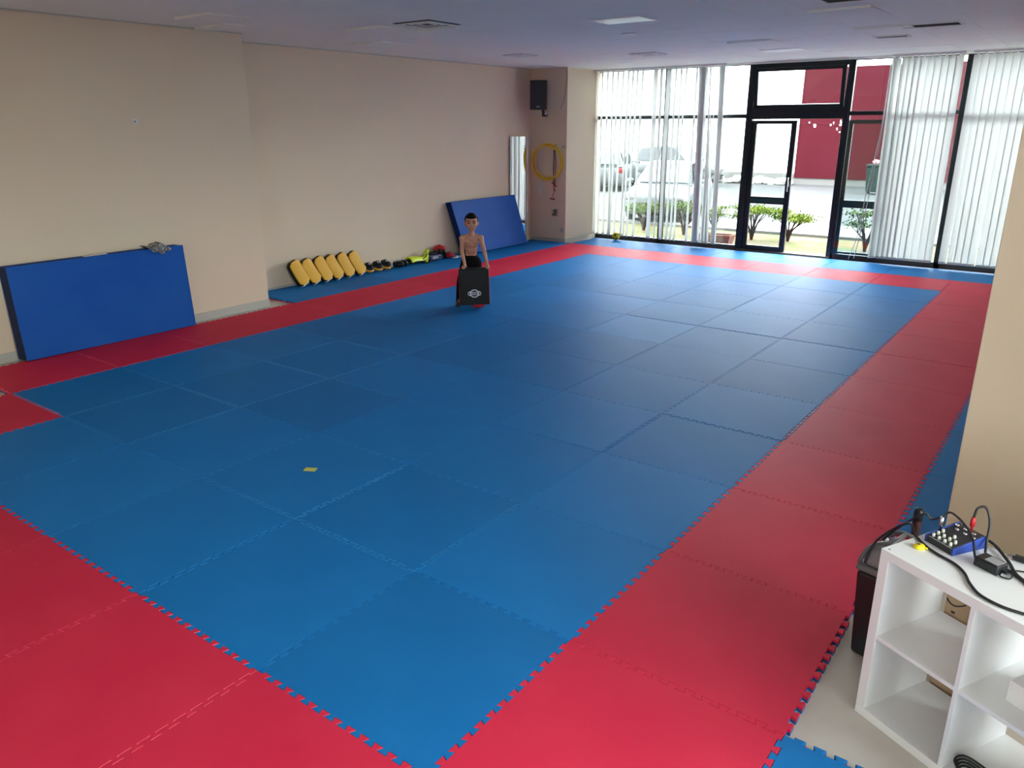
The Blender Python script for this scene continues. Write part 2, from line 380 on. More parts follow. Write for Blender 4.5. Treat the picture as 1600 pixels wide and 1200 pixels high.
sl.append((-5.68, dict(ang0=view_ang(-5.6, 13.07) + rad(28), ang1=view_ang(-5.6, 13.07) + rad(14), x1=-5.66)))
blind(-7.3, -5.62, 'leftmost open vertical blind of white slats, in front of the cars and yellow ball', sl)
sl = []
for k, (x, d0, d1) in enumerate([(-5.52, 40, 30), (-5.372, 18, 28), (-5.264, 18, 24), (-5.157, 18, 22), (-4.946, 18, 26), (-4.85, 80, 60), (-4.82, 60, 80), (-4.79, 95, 70), (-4.68, 12, 34), (-4.62, 4, 60), (-4.575, 3, 40), (-4.45, 62, 40), (-4.43, 40, 60)]):
    a = view_ang(x, 13.07); sl.append((x, dict(ang0=a + rad(d0), ang1=a + rad(d1), x1=x + (.06 if k > 4 else .0) - (.02 * k if 0 < k < 4 else 0), sway=.015 * ((k % 3) - 1))))
blind(-5.6, -4.36, 'half-open white vertical blind bunched together just left of the door', sl)
sl = [(x, dict(ang0=rad(a0), ang1=rad(a1), x1=x + dx)) for x, a0, a1, dx in
      [(-1.50, 60, 70, .03), (-1.46, 35, 40, .04), (-1.37, 100, 95, .05), (-1.34, 30, 20, .04), (-1.25, 9, 8, .02), (-1.16, 10, 6, .01), (-1.07, 6, 9, .0), (-.96, 14, 5, -.01), (-.86, 6, 8, -.02), (-.76, 8, 6, -.01), (-.66, 5, 9, 0), (-.565, 8, 6, .01)]]
b3 = blind(-1.55, -.49, 'closed white vertical blind just right of the open doorway', sl)
inv = Matrix.Translation(-b3.location)
cm = MB(); cm.tube(smooth_curve([(-1.56, 13.06, 3.3), (-1.57, 13.05, 2.2), (-1.66, 13.03, 1.2), (-1.70, 13.02, .5), (-1.80, 12.98, .03)]), .007, 6, T=inv)
cm.obj('pull_cord', SLAT, b3)
cm = MB(); cm.tube(smooth_curve([(-1.54, 13.04, 3.3), (-1.55, 13.03, 2.2), (-1.60, 13.0, 1.2), (-1.67, 13.0, .4), (-1.71, 12.97, .05)]), .007, 6, T=inv)
cm.obj('pull_cord', SLAT, b3)
sl = [(-.32 + .104 * k, dict(ang0=rad(5 + 2 * (k % 3)), ang1=rad(5 + 3 * ((k * 2) % 3)), x1=-.32 + .104 * k + .008 * ((k * 3) % 4 - 1.5))) for k in range(15)]
blind(-.39, 1.24, 'closed white vertical blind at the far right end beside the beige wall', sl)

# ------------------------------------------------------------------ puzzle mats
NT, AMP, DV, TH = 13, .013, .006, .028
def edge_profile():
    """interlocking dovetail line from 0 to 1: list of (s, offset)"""
    P = [(0, 0), (.5 / NT, 0)]; lo = .5 / NT; st = (1 - 1 / NT) / (2 * NT - 2 + .0)
    k = 0; s = lo; sign = 1
    cells = 2 * (NT - 1)
    step = (1 - 2 * lo) / cells
    P = [(0, 0)]
    s = lo
    P.append((lo, 0)); sgn = 1
    P[-1] = (lo + 0, 0)
    for c in range(cells):
        a, b_ = lo + c * step, lo + (c + 1) * step
        if c == 0: P.append((a - (DV / 2), sgn * AMP))
        else: P.append((a - DV, sgn * AMP))
        P.append((b_ + DV, sgn * AMP))
        if c < cells - 1: P.append((b_ - (-DV), sgn * AMP)) if False else None
        sgn = -sgn
    P.append((1 - lo, 0)); P.append((1, 0))
    P = [q for q in P if q]
    return P
EP = edge_profile()
# sort the overhangs: (b+DV, +A) followed by (b-DV, -A) gives the dovetail undercut
def tile_poly(straight=(False,) * 4, w=1., h=1.):
    """edges: bottom, right, top, left"""
    def scale(P, L): return [(s * L, o) for s, o in P]
    st = [(0, 0), (1, 0)]
    bo = [(s, o) for s, o in (st if straight[0] else EP)]
    ri = [(w - (-o) if False else w + o, s) for s, o in (st if straight[1] else EP)]
    to = [(s, h + o) for s, o in (st if straight[2] else EP)][::-1]
    le = [(o, s) for s, o in (st if straight[3] else EP)][::-1]
    if w != 1: bo = [(s * w, 0) for s in (0, 1)]; to = [(s * w, h) for s in (1, 0)]
    return bo[:-1] + ri[:-1] + to[:-1] + le[:-1]
def inset(poly, d):
    n = len(poly); o = []
    for i in range(n):
        p0, p1, p2 = Vector(poly[i - 1]), Vector(poly[i]), Vector(poly[(i + 1) % n])
        a, b_ = (p1 - p0), (p2 - p1)
        if a.length < 1e-7 or b_.length < 1e-7: o.append(tuple(p1)); continue
        a.normalize(); b_.normalize(); na, nb = Vector((-a.y, a.x)), Vector((-b_.y, b_.x))
        k = na + nb; L = k.length
        k = k / L if L > 1e-3 else na
        o.append(tuple(p1 + k * min(d / max(k.dot(na), .35), 2.5 * d)))
    return o
def mat_mesh(name, top, bot, straight=(False,) * 4, w=1., edge=None):
    P = tile_poly(straight, w); A = inset(P, .0007); B = inset(P, .0021); n = len(P); m = MB()
    rings = [(A, -TH), (A, -TH * .52), (A, -.0024), (B, 0)]
    vs_ = [(x, y, z) for R_, z in rings for x, y in R_]
    fs = [tuple(range(n))[::-1]]; m.add(vs_, [], 0)
    def q(fl, mi):
        for f in fl: m.f.append(list(f)); m.m.append(mi); m.sm.append(False)
    q(fs, 1)
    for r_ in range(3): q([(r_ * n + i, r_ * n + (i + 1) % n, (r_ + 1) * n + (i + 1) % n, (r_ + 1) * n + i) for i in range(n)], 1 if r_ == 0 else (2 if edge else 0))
    q([tuple(3 * n + i for i in range(n))], 0)
    me = bpy.data.meshes.new(name); me.from_pydata(m.v, [], m.f); me.materials.append(top); me.materials.append(bot)
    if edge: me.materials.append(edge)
    me.polygons.foreach_set('material_index', m.m); return me
MESH = {}
EDGEB = mat('blue_foam_lit_cut_edge', (.03, .27, .60), .6); EDGER = mat('red_foam_lit_cut_edge', (.80, .08, .13), .6)  # cut foam edges; lit seam lines put into their paler colour
def get_mesh(c, straight, w=1., lit_edge=False):
    k = (c, straight, w, lit_edge)
    if k not in MESH: MESH[k] = mat_mesh(c + '_puzzle_mat', BLUE if c == 'blue' else RED, RED if c == 'blue' else BLUE, straight, w, (EDGEB if c == 'blue' else EDGER) if lit_edge else None)
    return MESH[k]
ORD = ['', 'first', 'second', 'third', 'fourth', 'fifth', 'sixth', 'seventh', 'eighth', 'ninth', 'tenth', 'eleventh', 'twelfth', 'thirteenth', 'fourteenth', 'fifteenth']
rm = random.Random(11)
raised = {(-4, 8), (-2, 7), (-1, 7), (-3, 7), (-3, 8), (-2, 3), (-1, 4)}
visible = []
for j in range(-1, 13):
    for i in range(-8, 2):
        if i == -8 and (j < 5 or j == 12): continue
        if i == -7 and j < 1: continue
        if i == 1 and j in (1, 2): continue
        if i == 1 and j < 0: continue
        pts = [to_px(i + a, j + b_, 0) for a in (0, .5, 1) for b_ in (0, .5, 1)]
        if not any(-60 < x < 1660 and -60 < y < 1260 for x, y in pts): continue
        if i == 1 and j >= 3 and to_px(1, j + .5, 0)[0] > 1600: continue
        visible.append((i, j))
for (i, j) in visible:
    if i == 0 and -1 <= j <= 11 or i == -7 and 1 <= j <= 11 or j == 11 and -7 <= i <= 0 or j == -1 or (i, j) == (-6, 0): c = 'red'
    else: c = 'blue'
    w = 1.
    st = [False] * 4
    if i == 1 and j >= 3: w = .24; st[1] = True
    if i == -8: st[3] = True
    if j == 12: st[2] = True
    if i == 0 and j == 2: pass
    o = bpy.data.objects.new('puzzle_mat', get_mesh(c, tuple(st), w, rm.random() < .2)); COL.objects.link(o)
    dz = rm.uniform(-.0006, .0006) + (.0022 if (i, j) in raised else 0)
    o.location = (i + rm.uniform(-.0006, .0006), j + rm.uniform(-.0006, .0006), dz)
    if j == 12:  # far row is trimmed to reach the window frames
        pass
    if i == 0 and 0 <= j <= 10: lb = f'red puzzle mat of the right-hand red border, {ORD[j + 1]} from the near blue corner'
    elif (i, j) == (0, 11): lb = 'red puzzle mat at the far right corner of the red border'
    elif i == -7 and j <= 10: lb = f'red puzzle mat of the left-hand red border, {ORD[11 - j]} back from its far corner'
    elif (i, j) == (-7, 11): lb = 'red puzzle mat at the far left corner of the red border'
    elif j == 11: lb = f'red puzzle mat of the far red strip, {ORD[-i]} from its right corner'
    elif j == -1 and i == 0: lb = 'red puzzle mat at the near right corner below the blue field'
    elif j == -1: lb = f'red puzzle mat along the near red border, {ORD[-i]} left of the blue corner'
    elif (i, j) == (-6, 0): lb = 'lone red puzzle mat jutting into the blue at the left picture edge'
    elif i == -8: lb = f'blue puzzle mat of the strip by the left wall, {ORD[j - 4]} from its near end'
    elif j == 12 and i < 1: lb = f'blue puzzle mat along the window wall, {ORD[1 - i]} from the right wall'
    elif (i, j) == (1, 0): lb = 'bright blue puzzle mat on the bare floor in front of the white shelf'
    elif i == 1: lb = f'narrow blue puzzle mat against the right beige wall, {ORD[j - 2]} from the near end'
    else: lb = f'blue puzzle mat of inner field, {ORD[j + 1]} row from near edge, {ORD[-i]} from right'
    tag(o, lb, 'floor mat', 'red puzzle mats' if c == 'red' else 'blue puzzle mats')

# yellow slip of paper
ym = MB(); ym.b(-.043, .043, -.028, .028, 0, .0012)
tag(ym.obj('paper_slip', PAPER, loc=(-2.489, 1.522, .004), rz=rad(30)), 'small yellow paper slip lying on the blue mats near the middle', 'paper')

# ------------------------------------------------------------------ big landing mats leaning on the left walls
def crash_mat(y0, y1, xb, xt, h, t, label, shear=0):
    """xb: x of the front foot edge, xt: x of the front top edge"""
    L = y1 - y0; tilt = math.atan2(xb - xt, math.sqrt(max(h * h - (xb - xt) ** 2, .01)))
    root = tag(empty('landing_mat', (xb, (y0 + y1) / 2, .002 + t * sin(tilt))), label, 'gym mat', 'big blue landing mats leaning on the walls')
    root.rotation_euler = (0, -tilt, 0)
    def sh_(m):
        m.v = [(x, y - shear * z / h, z) for x, y, z in m.v]; return m
    sh_(MB().b(-.006, 0, -L / 2, L / 2, 0, h)).obj('front_cover', BIGBLUE, root)
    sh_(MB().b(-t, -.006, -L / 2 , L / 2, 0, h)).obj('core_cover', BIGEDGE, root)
    pm = MB()
    for x in (-.003, -t + .003):
        pm.tube([(x, -L / 2, 0), (x, L / 2, 0), (x, L / 2, h), (x, -L / 2, h)], .006, 6, closed=True)
    sh_(pm).obj('piping', BIGBLUE, root)
    return root
crash_mat(1.53, 3.44, -6.945, -7.0, .955, .19, 'long blue landing mat leaning on the nearer left wall')
lm = crash_mat(9.50, 11.45, -7.715, -7.87, .975, .13, 'blue landing mat leaning against the far left wall behind the boy', shear=.23)
# cloth lying over its top edge
def towel():
    m = MB(); nx, ny = 14, 10; vs_ = []; r = random.Random(4)
    for i in range(nx + 1):
        for j in range(ny + 1):
            u = i / nx; v = j / ny
            y = 3.02 + .25 * u + .015 * sin(9 * v)
            if v < .5: x = -7.19 + .185 * (v / .5); z = .972 + .028 * sin(7 * u + 3) * (1 - v) + .018
            else: x = -6.995 + .012; z = .972 - (v - .5) / .5 * (.075 * (1 - abs(u - .55) * 1.2)) + .006
            x += .012 * sin(u * 22); z += .010 * sin(u * 17 + 2 * v)
            vs_.append((x + .006, y, z))
    fs = [(i * (ny + 1) + j, (i + 1) * (ny + 1) + j, (i + 1) * (ny + 1) + j + 1, i * (ny + 1) + j + 1) for i in range(nx) for j in range(ny)]
    m.add(vs_, fs, 0, True); o = m.obj('crumpled_cloth', TOWEL); s_ = o.modifiers.new('thick', 'SOLIDIFY'); s_.thickness = .006; return o
tag(towel(), 'crumpled grey striped cloth draped over the top of the near landing mat', 'cloth')
tag(MB().b(-7.16, -7.10, 2.35, 2.60, .958, .966).obj('paper_strip', WPAP), 'thin pale strip lying on top of the near landing mat', 'paper')

# ------------------------------------------------------------------ Thai pads
def thai_pad():
    root = empty('kick_pad')
    n = 12; H = .40; Wd = .215
    def outline(y_off, w, h, z0, r):
        P = []
        for (cx, cz, a0) in ((w / 2 - r, z0 + r, -90), (w / 2 - r, z0 + h - r, 0), (-w / 2 + r, z0 + h - r, 90), (-w / 2 + r, z0 + r, 180)):
            for k in range(5): a = rad(a0 + 22.5 * k); P.append((cx + r * cos(a), cz + r * sin(a)))
        return P
    def slab(w, h, z0, d0, d1, curve, mi, r):
        m = MB(); P = outline(0, w, h, z0, r); N = len(P); nz = 1
        # subdivide along z by mapping depth curve after extrusion
        rows = 10; vs_ = []; fs = []
        for i in range(rows + 1):
            z = z0 + h * i / rows
            e = min(z - z0, z0 + h - z); ww = w - (2 * (r - math.sqrt(max(r * r - (r - e) ** 2, 0))) if e < r else 0)
            ww = max(ww, w * .45)
            b_ = curve * (2 * (z - z0) / h - 1) ** 2
            for x, d in ((-ww / 2, d0), (ww / 2, d0), (ww / 2, d1), (-ww / 2, d1)): vs_.append((x, -(d + b_), z))
        for i in range(rows):
            for k in range(4): fs.append((i * 4 + k, i * 4 + (k + 1) % 4, i * 4 + 4 + (k + 1) % 4, i * 4 + 4 + k))
        fs += [(3, 2, 1, 0), tuple(rows * 4 + k for k in range(4))]
        m.add(vs_, fs, mi, True); return m
    fr = slab(Wd * .94, H * .96, .008, .075, .108, .018, 0, .055).obj('striking_face', YEL, root, bevel=.012, seg=3)
    slab(Wd, H, 0, .02, .077, .018, 0, .055).obj('backing', LEATH, root, bevel=.008, seg=2)
    t = MB(); t.b(-.06, .06, -.098, -.03, -.004, .010); t.obj('white_lettering', WHV, root)
    h = MB(); h.tube([(-.05, -.02, .12), (-.05, .015, .14), (-.05, .015, .24), (-.05, -.02, .26)], .012, 6); h.obj('handle', LEATH, root)
    return root
pads = ['leftmost, nearest the projecting wall', 'second from the left', 'third from the left, with a scuff mark', 'fourth from the left, with a scuff mark', 'fifth from the left', 'rightmost, beside the round mitts']
tp = thai_pad()
for k in range(6):
    o = tp if k == 0 else copy_tree(tp)
    y = 5.80 + .228 * k + (.02 if k == 5 else 0)
    o.location = (-7.86, y, .012)
    # local -y faces the room (+x), leaning back onto the wall, sliding sideways
    o.rotation_euler = (Matrix.Rotation(rad(90), 4, 'Z') @ Matrix.Rotation(rad(-16), 4, 'X') @ Matrix.Rotation(rad(-20 - (k % 2) * 3), 4, 'Y')).to_euler()
    tag(o, 'yellow-faced kick pad leaning on the wall, ' + pads[k], 'kick pad', 'yellow kick pads along the left wall')

# ------------------------------------------------------------------ round focus mitts
def mitt(face, name='focus_mitt'):
    root = empty(name)
    body = MB().lathe([(.0, 0), (.085, .0), (.103, .012), (.105, .03), (.098, .045), (.0, .048)], 20); body.obj('rim', face, root)
    b2 = MB().lathe([(.0, .046), (.09, .047), (.094, .06), (.085, .078), (.05, .088), (0, .09)], 20); b2.obj('back', LEATH, root)
    st = MB(); st.tube(smooth_curve([(-.06, 0, .08), (-.03, 0, .115), (.03, 0, .115), (.06, 0, .08)]), .012, 6); st.obj('hand_strap', LEATH, root)
    lg = MB().lathe([(0, .117), (.032, .117), (.032, .124), (0, .124)], 14); lg.obj('round_patch', WHV, root)
    return root
mp = mitt(ORANGE)
for k, (y, dz) in enumerate([(7.16, 0), (7.36, 0), (7.55, 0)]):
    o = mp if k == 0 else copy_tree(mp); o.location = (-7.88, y, .055); o.rotation_euler = (0, rad(28), 0)
    tag(o, ['black focus mitt with orange rim, touching the last yellow kick pad', 'middle black focus mitt with orange rim', 'black focus mitt with orange rim next to the black and white gloves'][k], 'focus mitt', 'round focus mitts along the left wall')
# ------------------------------------------------------------------ gloves
def glove(main, cuff, name='boxing_glove', patch=None):
    root = empty(name)
    m = MB(); m.ell((0, .07, .06), (.065, .085, .055)); m.ell((0, .0, .055), (.055, .07, .048)); m.obj('fist', main, root)
    m = MB(); m.cap((.055, .0, .05), (.06, .075, .06), .026, .022); m.obj('thumb', main, root)
    m = MB(); m.cap((0, -.13, .05), (0, -.05, .052), .046, .048); m.obj('cuff', cuff, root)
    if patch: MB().b(-.03, .03, -.12, -.07, .085, .10).obj('patch', patch, root, bevel=.003)
    return root
g1 = glove(LEATH, WHV, patch=WHV); g1.location = (-7.86, 7.78, .004); g1.rotation_euler.z = rad(-60)
tag(g1, 'black glove with white cuff lying right of the round mitts', 'glove', 'black and white gloves')
g2 = copy_tree(g1); g2.location = (-7.88, 7.97, .004); g2.rotation_euler.z = rad(-110)
tag(g2, 'black glove with white cuff lying beside the lime shin guard', 'glove', 'black and white gloves')
# lime shin guard with instep
root = tag(empty('shin_guard', (-7.86, 8.30, .0)), 'lime-yellow shin guard with black lining lying on the blue mats by the wall', 'shin guard')
def shell(pts, w0, h, mi=0, th=.02, arc=150):
    m = MB(); vs_ = []; n = 8
    for (y, z, w, x) in pts:
        for side in (0, 1):
            for k in range(n + 1):
                a = rad(90 - arc / 2 + arc * k / n); r = w - side * th
                vs_.append((x + r * cos(a), y, z + r * sin(a) * h))
    N = 2 * (n + 1); fs = []
    for i in range(len(pts) - 1):
        for k in range(n):
            fs.append((i * N + k, i * N + k + 1, (i + 1) * N + k + 1, (i + 1) * N + k))
            fs.append((i * N + n + 1 + k, (i + 1) * N + n + 1 + k, (i + 1) * N + n + 2 + k, i * N + n + 2 + k))
        for k in (0, n): fs.append((i * N + k, (i + 1) * N + k, (i + 1) * N + n + 1 + k, i * N + n + 1 + k))
    for i in (0, len(pts) - 1):
        for k in range(n): fs.append((i * N + k, i * N + n + 1 + k, i * N + n + 2 + k, i * N + k + 1))
    m.add(vs_, fs, mi, True); return m
shell([(-.20, .02, .105, 0), (-.12, .03, .10, 0), (0, .03, .085, .01), (.12, .03, .07, .01), (.20, .035, .062, .0)], .1, 1.15).obj('shin_plate', LIME, root, bevel=.003)
shell([(-.23, .012, .085, 0), (0, .012, .072, 0), (.20, .012, .05, 0)], .1, 1.1).obj('lining', LEATH, root)
m = MB(); m.cap((0, .21, .06), (0, .28, .19), .05, .04); m.cap((0.02, .25, .10), (.05, .20, .02), .035, .03); m.obj('instep_guard', LIME, root)
m = MB(); m.tube([(.085, -.14, .06), (.095, -.05, .055), (.075, .05, .06), (.06, .16, .09), (.045, .24, .15)], .007, 6); m.obj('black_piping', LEATH, root)
m = MB(); m.tube(smooth_curve([(.05, .05, .02), (.12, .10, .012), (.13, .2, .012), (.06, .28, .014)]), .012, 6); m.obj('strap', LEATH, root)
# navy shields with white lettering panels
root = tag(empty('shin_pad_pair', (-7.87, 8.78, 0), rad(4)), 'navy blue pad with white lettering patches lying right of the lime shin guard', 'guard')
m = MB(); m.prism([(-.10, -.20), (.07, -.20), (.085, .0), (.07, .19), (-.10, .19)], 0, .105); m.obj('body', NAVY, root, bevel=.03, seg=4)
m = MB(); m.b(.0865, .0885, -.135, .005, .042, .075); 
for k in range(6): m.b(.0885, .090, -.128 + .022 * k, -.115 + .022 * k, .048, .069, 1)
m.obj('lettering_patch', [WHV, NAVY], root).rotation_euler.z = rad(-3)
m = MB(); m.b(.078, .084, .04, .15, .02, .085)
for k in range(3): m.b(.084, .0855, .052 + .03 * k, .068 + .03 * k, .035, .07, 1)
m.obj('white_patch', [WHV, NAVY], root).rotation_euler.z = rad(5)
m = MB(); m.ell((-.03, .02, .12), (.07, .14, .035)); m.obj('padding', LEATH, root)
# red head guard
root = tag(empty('head_guard', (-7.90, 8.96, .10), rad(20)), 'red and black head guard resting behind the navy pad', 'head guard')
m = MB()
for k in range(15):
    a = rad(-160 + 320 * k / 14); b_ = rad(-160 + 320 * min(k + 1, 14) / 14)
    if k < 14: m.cap((.085 * cos(a), .085 * sin(a), .09 + .01 * cos(a)), (.085 * cos(b_), .085 * sin(b_), .09 + .01 * cos(b_)), .033, .033)
m.obj('brow_band', REDV, root)
m = MB()
for s_ in (-1, 1): m.cap((.03, .085 * s_, .07), (.06, .07 * s_, .0), .032, .03)
m.obj('cheek_guards', LEATH, root)
m = MB()
for a in (0, 60, 120): m.cap((.08 * cos(rad(a)), .08 * sin(rad(a)), .11), (-.08 * cos(rad(a)), -.08 * sin(rad(a)), .11), .02, .02)
m.ell((0, 0, .11), (.06, .06, .045)); m.obj('crown', REDV, root)
g3 = glove(REDV, LEATH); g3.location = (-7.80, 9.08, .003); g3.rotation_euler.z = rad(-70); g3.scale = (.8, .8, .8)
tag(g3, 'red glove with black cuff lying right of the head guard', 'glove', 'red gloves')
g4 = copy_tree(g3); g4.location = (-7.90, 9.22, .003); g4.rotation_euler.z = rad(-150)
tag(g4, 'red glove with black cuff lying closest to the leaning far landing mat', 'glove', 'red gloves')
hw = tag(empty('hand_wrap', (-7.70, 9.24, 0)), 'white hand wrap coiled on the mat beside the red gloves', 'wrap')
m = MB(); m.tube([(.045 * cos(t * .5), .05 * sin(t * .5), .02 + .004 * sin(t)) for t in range(12)], .012, 6); m.obj('coil', WHV, hw)
m = MB(); m.tube(smooth_curve([(.03, -.03, .012), (.02, -.1, .01), (-.02, -.14, .01)]), .009, 6); m.obj('loose_end', WHV, hw)

# ------------------------------------------------------------------ boy and strike shield
KO = Vector((-4.80, 6.20, 0)); KR = rad(39.4)
boy = empty('person', KO + Vector((0, 0, 0)), KR)
tag(boy, 'bare-chested boy in black trousers leaning with both hands on a black shield', 'person')
b = MB()
# torso
b.ell((-.055, .27, .60), (.092, .075, .085)); b.ell((-.055, .24, .69), (.080, .062, .09)); b.ell((-.052, .20, .77), (.088, .066, .09))
b.ell((-.050, .165, .845), (.105, .070, .085)); b.ell((-.047, .14, .895), (.10, .058, .05))
b.cap((-.045, .14, .925), (-.042, .115, .985), .040, .037)                               # neck
for s_ in (-1, 1):
    b.cap((-.045 + .02 * s_, .145, .935), (-.045 + .112 * s_, .145, .902), .030, .037)    # trapezius to shoulder
    b.ell((-.045 + .045 * s_, .108, .86), (.042, .022, .032))                            # chest muscle
# head
HS = Matrix.Translation((-.040, .10, 1.0)) @ Matrix.Scale(1.10, 4) @ Matrix.Translation((.040, -.10, -1.0))
hb = MB()
hb.ell((-.040, .105, 1.105), (.075, .088, .094)); hb.ell((-.040, .075, 1.055), (.056, .060, .060)); hb.ell((-.040, .050, 1.020), (.030, .026, .020))
hb.ell((-.040, .012, 1.068), (.012, .018, .016)); hb.cap((-.040, .022, 1.098), (-.040, .010, 1.072), .008, .011)   # nose
hb.ell((-.040, .020, 1.040), (.022, .012, .0075))                                         # lips
for s_ in (-1, 1):
    hb.ell((-.040 + .077 * s_, .110, 1.082), (.010, .018, .028)); hb.ell((-.040 + .034 * s_, .040, 1.065), (.024, .025, .024))
    hb.cap((-.040 + .018 * s_, .022, 1.113), (-.040 + .050 * s_, .036, 1.113), .008, .007)  # brow ridge
b.add([HS @ Vector(v) for v in hb.v], hb.f, 0, True)
# arms: shoulder, elbow, wrist
arms = [((-.165, .145, .895), (-.170, .085, .715), (-.135, .010, .560)), ((.078, .145, .895), (.125, .080, .715), (.158, .010, .560))]
for sgn, (sh, el_, wr_) in zip((-1, 1), arms):
    b.ell(sh, (.043, .043, .045)); b.cap(sh, el_, .035, .027); b.cap(el_, wr_, .027, .018)
    w_ = Vector(wr_); palm = w_ + Vector((-.004 * sgn - (.02 if sgn < 0 else -.006), -.030, -.008))
    b.cap(w_, palm, .018, .022); b.ell(palm, (.030, .034, .013))
    for k in range(4):   # four fingers over the front edge of the shield
        fx = palm.x + (-.021 + .0145 * k); L = (.034, .040, .038, .029)[k]
        p0 = Vector((fx, palm.y - .022, palm.z)); p1 = p0 + Vector((0, -L * .6, -.001)); p2 = p1 + Vector((0, -L * .30, -L * .50))
        b.cap(p0, p1, .0068, .0062, n=8); b.cap(p1, p2, .0062, .0052, n=8)
    tx = palm.x - sgn * .024; b.cap((tx, palm.y + .006, palm.z), (tx - sgn * .018, palm.y - .024, palm.z - .002), .009, .006, n=8)
# legs under the trousers, feet
for (hp_, kn, an, toe) in (((-.105, .27, .58), (-.19, .19, .30), (-.215, .13, .075), (-.245, .02, .025)), ((-.005, .27, .58), (.04, .21, .31), (.04, .24, .075), (.055, .14, .025))):
    b.cap(hp_, kn, .062, .042); b.cap(kn, an, .042, .026); b.cap(an, toe, .028, .020); b.ell((an[0], an[1] + .02, .03), (.025, .03, .028))
body = b.obj('body', SKIN, boy)
rmod = body.modifiers.new('merge', 'REMESH'); rmod.mode = 'VOXEL'; rmod.voxel_size = .0042; rmod.use_smooth_shade = True
sm = body.modifiers.new('soften', 'SMOOTH'); sm.factor = .5; sm.iterations = 4
# hair
def on_head(m): m.v = [tuple(HS @ Vector(v)) for v in m.v]; return m
h = MB(); h.ell((-.040, .122, 1.130), (.0775, .082, .078)); h.ell((-.040, .085, 1.160), (.062, .062, .048)); h.cap((-.04, .165, 1.12), (-.04, .160, 1.06), .045, .032)
for s_ in (-1, 1): h.ell((-.040 + .066 * s_, .105, 1.125), (.014, .035, .045))
hair = on_head(h).obj('hair', HAIR, boy); rm2 = hair.modifiers.new('merge', 'REMESH'); rm2.mode = 'VOXEL'; rm2.voxel_size = .004; rm2.use_smooth_shade = True
for s_ in (-1, 1):
    on_head(MB().ell((-.040 + .031 * s_, .0195, 1.092), (.0115, .006, .0062), 12, 8)).obj('eye', EYEM, boy)
    on_head(MB().cap((-.040 + .016 * s_, .0105, 1.118), (-.040 + .052 * s_, .027, 1.119), .0045, .0035, n=8)).obj('eyebrow', HAIR, boy)
on_head(MB().ell((-.040, .0075, 1.040), (.019, .004, .0045), 12, 8)).obj('mouth', LIPS, boy)
# trousers
t = MB()
t.ell((-.055, .27, .625), (.105, .088, .055)); t.ell((-.055, .275, .57), (.115, .098, .085)); t.cap((-.055, .262, .66), (-.055, .266, .64), .083, .09)
for (hp_, kn, an) in (((-.110, .27, .56), (-.19, .185, .31), (-.214, .145, .065)), ((0, .27, .56), (.035, .21, .31), (.035, .26, .09))):
    t.cap(hp_, kn, .085, .066); t.cap(kn, an, .066, .055)
tr = t.obj('trousers', CLOTH, boy); r3 = tr.modifiers.new('merge', 'REMESH'); r3.mode = 'VOXEL'; r3.voxel_size = .008; r3.use_smooth_shade = True
s3 = tr.modifiers.new('soften', 'SMOOTH'); s3.factor = .5; s3.iterations = 5
for (ax, ay) in ((-.225, .085), (.048, .2)):
    m = MB(); m.ell((ax - .012, ay - .03, .038), (.042, .085, .038)); m.cap((ax + .005, ay + .045, .045), (ax + .005, ay + .045, .095), .036, .036)
    o = m.obj('shoe', RUBBER, boy); q_ = o.modifiers.new('merge', 'REMESH'); q_.mode = 'VOXEL'; q_.voxel_size = .006; q_.use_smooth_shade = True
# shield
sh = tag(empty('strike_shield', KO, KR), 'black strike shield with white round emblem standing on the mat under the boy\'s hands', 'strike shield')
TS = Matrix.Rotation(rad(-1.5), 4, 'Y')
m = MB(); m.b(-.205, .185, -.072, -.045, .05, .527, T=TS); m.obj('front_panel', LEATH, sh, bevel=.012, seg=3)
m = MB(); m.b(-.212, .192, -.045, .035, .05, .527, T=TS); m.obj('red_back', REDV, sh, bevel=.02, seg=3)
m = MB(); m.b(-.20, .18, -.047, .03, .515, .531, T=TS); m.obj('top_edge', LEATH, sh, bevel=.006)
m = MB(); m.ell((.03, -.02, .045), (.095, .045, .044)); m.obj('red_foot', REDV, sh)
def ring(cx, cz, rx, rz, w, y, T, m, n=28, mi=0, sides=None):
    N = sides or n; vs_ = []; fs = []
    for k in range(N):
        a = 2 * pi * (k + .5) / N
        for (q, yy) in ((1, y), (1 - w, y), (1 - w, y + .004), (1, y + .004)): vs_.append((cx + rx * q * cos(a), yy, cz + rz * q * sin(a)))
    for k in range(N):
        j = (k + 1) % N
        for e in range(4): fs.append((k * 4 + e, k * 4 + (e + 1) % 4, j * 4 + (e + 1) % 4, j * 4 + e))
    m.add(vs_, fs, mi, False, T)
m = MB(); yy = -.0755; EX, EZ = -.012, .205
ring(EX, EZ, .066, .056, .22, yy, TS, m, sides=8)
m.b(EX - .062, EX + .062, yy, yy + .004, EZ - .020, EZ + .020, T=TS)
for s_ in (-1, 1): ring(EX + .060 * s_, EZ, .027, .029, .3, yy - .0005, TS, m, n=16)
m.b(EX - .046, EX + .046, yy - .001, yy, EZ - .0135, EZ + .0135, 1, T=TS)
for k, x in enumerate((-.036, -.018, .0, .018, .036)):   # five block letters in the band
    m.b(EX + x - .006, EX + x - .002, yy - .002, yy - .001, EZ - .010, EZ + .010, T=TS)
    if k % 2 == 0: m.b(EX + x + .002, EX + x + .006, yy - .002, yy - .001, EZ - .010, EZ + .010, T=TS)
    m.b(EX + x - .006, EX + x + .006, yy - .002, yy - .001, EZ + (.006 if k % 2 else -.002), EZ + (.010 if k % 2 else .002), T=TS)
    if k == 1: m.b(EX + x - .006, EX + x + .006, yy - .002, yy - .001, EZ - .010, EZ - .006, T=TS)
m.obj('emblem', [WHV, LEATH], sh)

